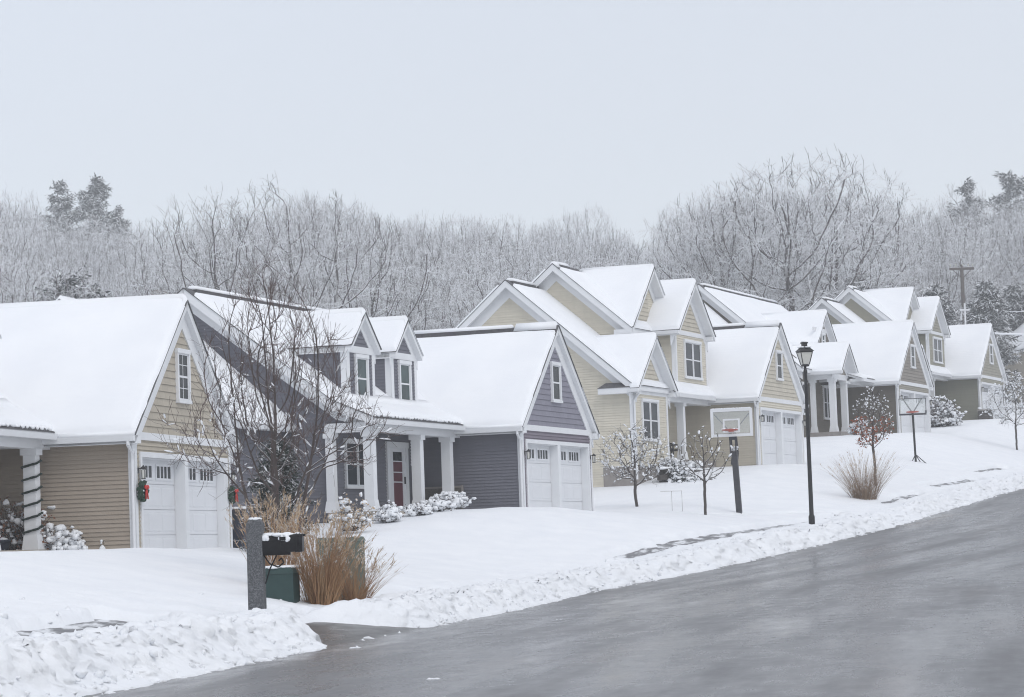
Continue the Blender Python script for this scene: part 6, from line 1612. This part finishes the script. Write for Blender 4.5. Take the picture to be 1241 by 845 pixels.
SUN_EL, SUN_AZ = R(46), R(150)           # azimuth clockwise from +Y (north)
sun = bpy.data.lights.new('sun', 'SUN'); sun.energy = SUN_E; sun.angle = R(28); sun.color = (1, .97, .93)
so = bpy.data.objects.new('sun', sun); COL.objects.link(so)
d = Vector((math.sin(SUN_AZ)*math.cos(SUN_EL), math.cos(SUN_AZ)*math.cos(SUN_EL), math.sin(SUN_EL)))
so.rotation_euler = d.to_track_quat('Z', 'Y').to_euler()

w = bpy.data.worlds.new('World'); SC.world = w; w.use_nodes = True
t = w.node_tree; t.nodes.clear()
def N(typ): return t.nodes.new(typ)
out = N('ShaderNodeOutputWorld')
sky = N('ShaderNodeTexSky'); sky.sky_type = 'NISHITA'; sky.sun_disc = False; sky.sun_elevation = SUN_EL; sky.sun_rotation = SUN_AZ
bg1 = N('ShaderNodeBackground'); bg1.inputs['Strength'].default_value = .05; t.links.new(sky.outputs[0], bg1.inputs['Color'])
tc = N('ShaderNodeTexCoord'); sp = N('ShaderNodeSeparateXYZ'); t.links.new(tc.outputs['Generated'], sp.inputs[0])
nz = N('ShaderNodeTexNoise'); nz.inputs['Scale'].default_value = 2.2; nz.inputs['Detail'].default_value = 4; t.links.new(tc.outputs['Generated'], nz.inputs['Vector'])
rp = N('ShaderNodeValToRGB'); e = rp.color_ramp.elements       # overcast cloud deck: brightness rises towards the zenith
e[0].position = 0; e[0].color = (*SKY_LOW, 1); e[1].position = 1; e[1].color = (*SKY_HIGH, 1)
m1 = e.new(.25); m1.color = (*SKY_MID, 1)
t.links.new(sp.outputs[2], rp.inputs['Fac'])
mx = N('ShaderNodeMix'); mx.data_type = 'RGBA'; mx.blend_type = 'MULTIPLY'; mx.inputs[0].default_value = 1
rp2 = N('ShaderNodeValToRGB'); rp2.color_ramp.elements[0].position = .3; rp2.color_ramp.elements[0].color = (.96, .96, .965, 1); rp2.color_ramp.elements[1].position = .7; rp2.color_ramp.elements[1].color = (1.03, 1.03, 1.03, 1)
t.links.new(nz.outputs['Fac'], rp2.inputs['Fac']); t.links.new(rp.outputs[0], mx.inputs[6]); t.links.new(rp2.outputs[0], mx.inputs[7])
bg2 = N('ShaderNodeBackground'); bg2.inputs['Strength'].default_value = 1.0; t.links.new(mx.outputs[2], bg2.inputs['Color'])
ad = N('ShaderNodeAddShader'); t.links.new(bg1.outputs[0], ad.inputs[0]); t.links.new(bg2.outputs[0], ad.inputs[1]); t.links.new(ad.outputs[0], out.inputs['Surface'])

if HAZE:
    hz = MB(); hz.box((-420, -60, -9), (520, 760, 120)); h = hz.build('haze', None); tag(h, 'pale winter haze of fine falling snow between the houses and the woods', None, None, 'stuff')
    hm = bpy.data.materials.new('haze_air'); hm.use_nodes = True; nt = hm.node_tree; nt.nodes.clear()
    o_ = nt.nodes.new('ShaderNodeOutputMaterial'); v_ = nt.nodes.new('ShaderNodeVolumePrincipled')
    v_.inputs['Density'].default_value = HAZE; v_.inputs['Color'].default_value = (.93, .95, .98, 1); v_.inputs['Anisotropy'].default_value = .0
    nt.links.new(v_.outputs[0], o_.inputs['Volume']); h.data.materials.append(hm)

SC.render.engine = 'CYCLES'
SC.cycles.use_denoising = True; SC.cycles.filter_width = 1.1
SC.cycles.max_bounces = 6; SC.cycles.diffuse_bounces = 3; SC.cycles.glossy_bounces = 3; SC.cycles.volume_bounces = 1
SC.cycles.transparent_max_bounces = 8
SC.cycles.use_adaptive_sampling = True; SC.cycles.adaptive_threshold = .012
SC.view_settings.view_transform = 'Standard'; SC.view_settings.look = 'None'; SC.view_settings.exposure = EXPO; SC.view_settings.gamma = 1; SC.view_settings.use_curve_mapping = False
SC.render.resolution_x, SC.render.resolution_y = 1024, 697
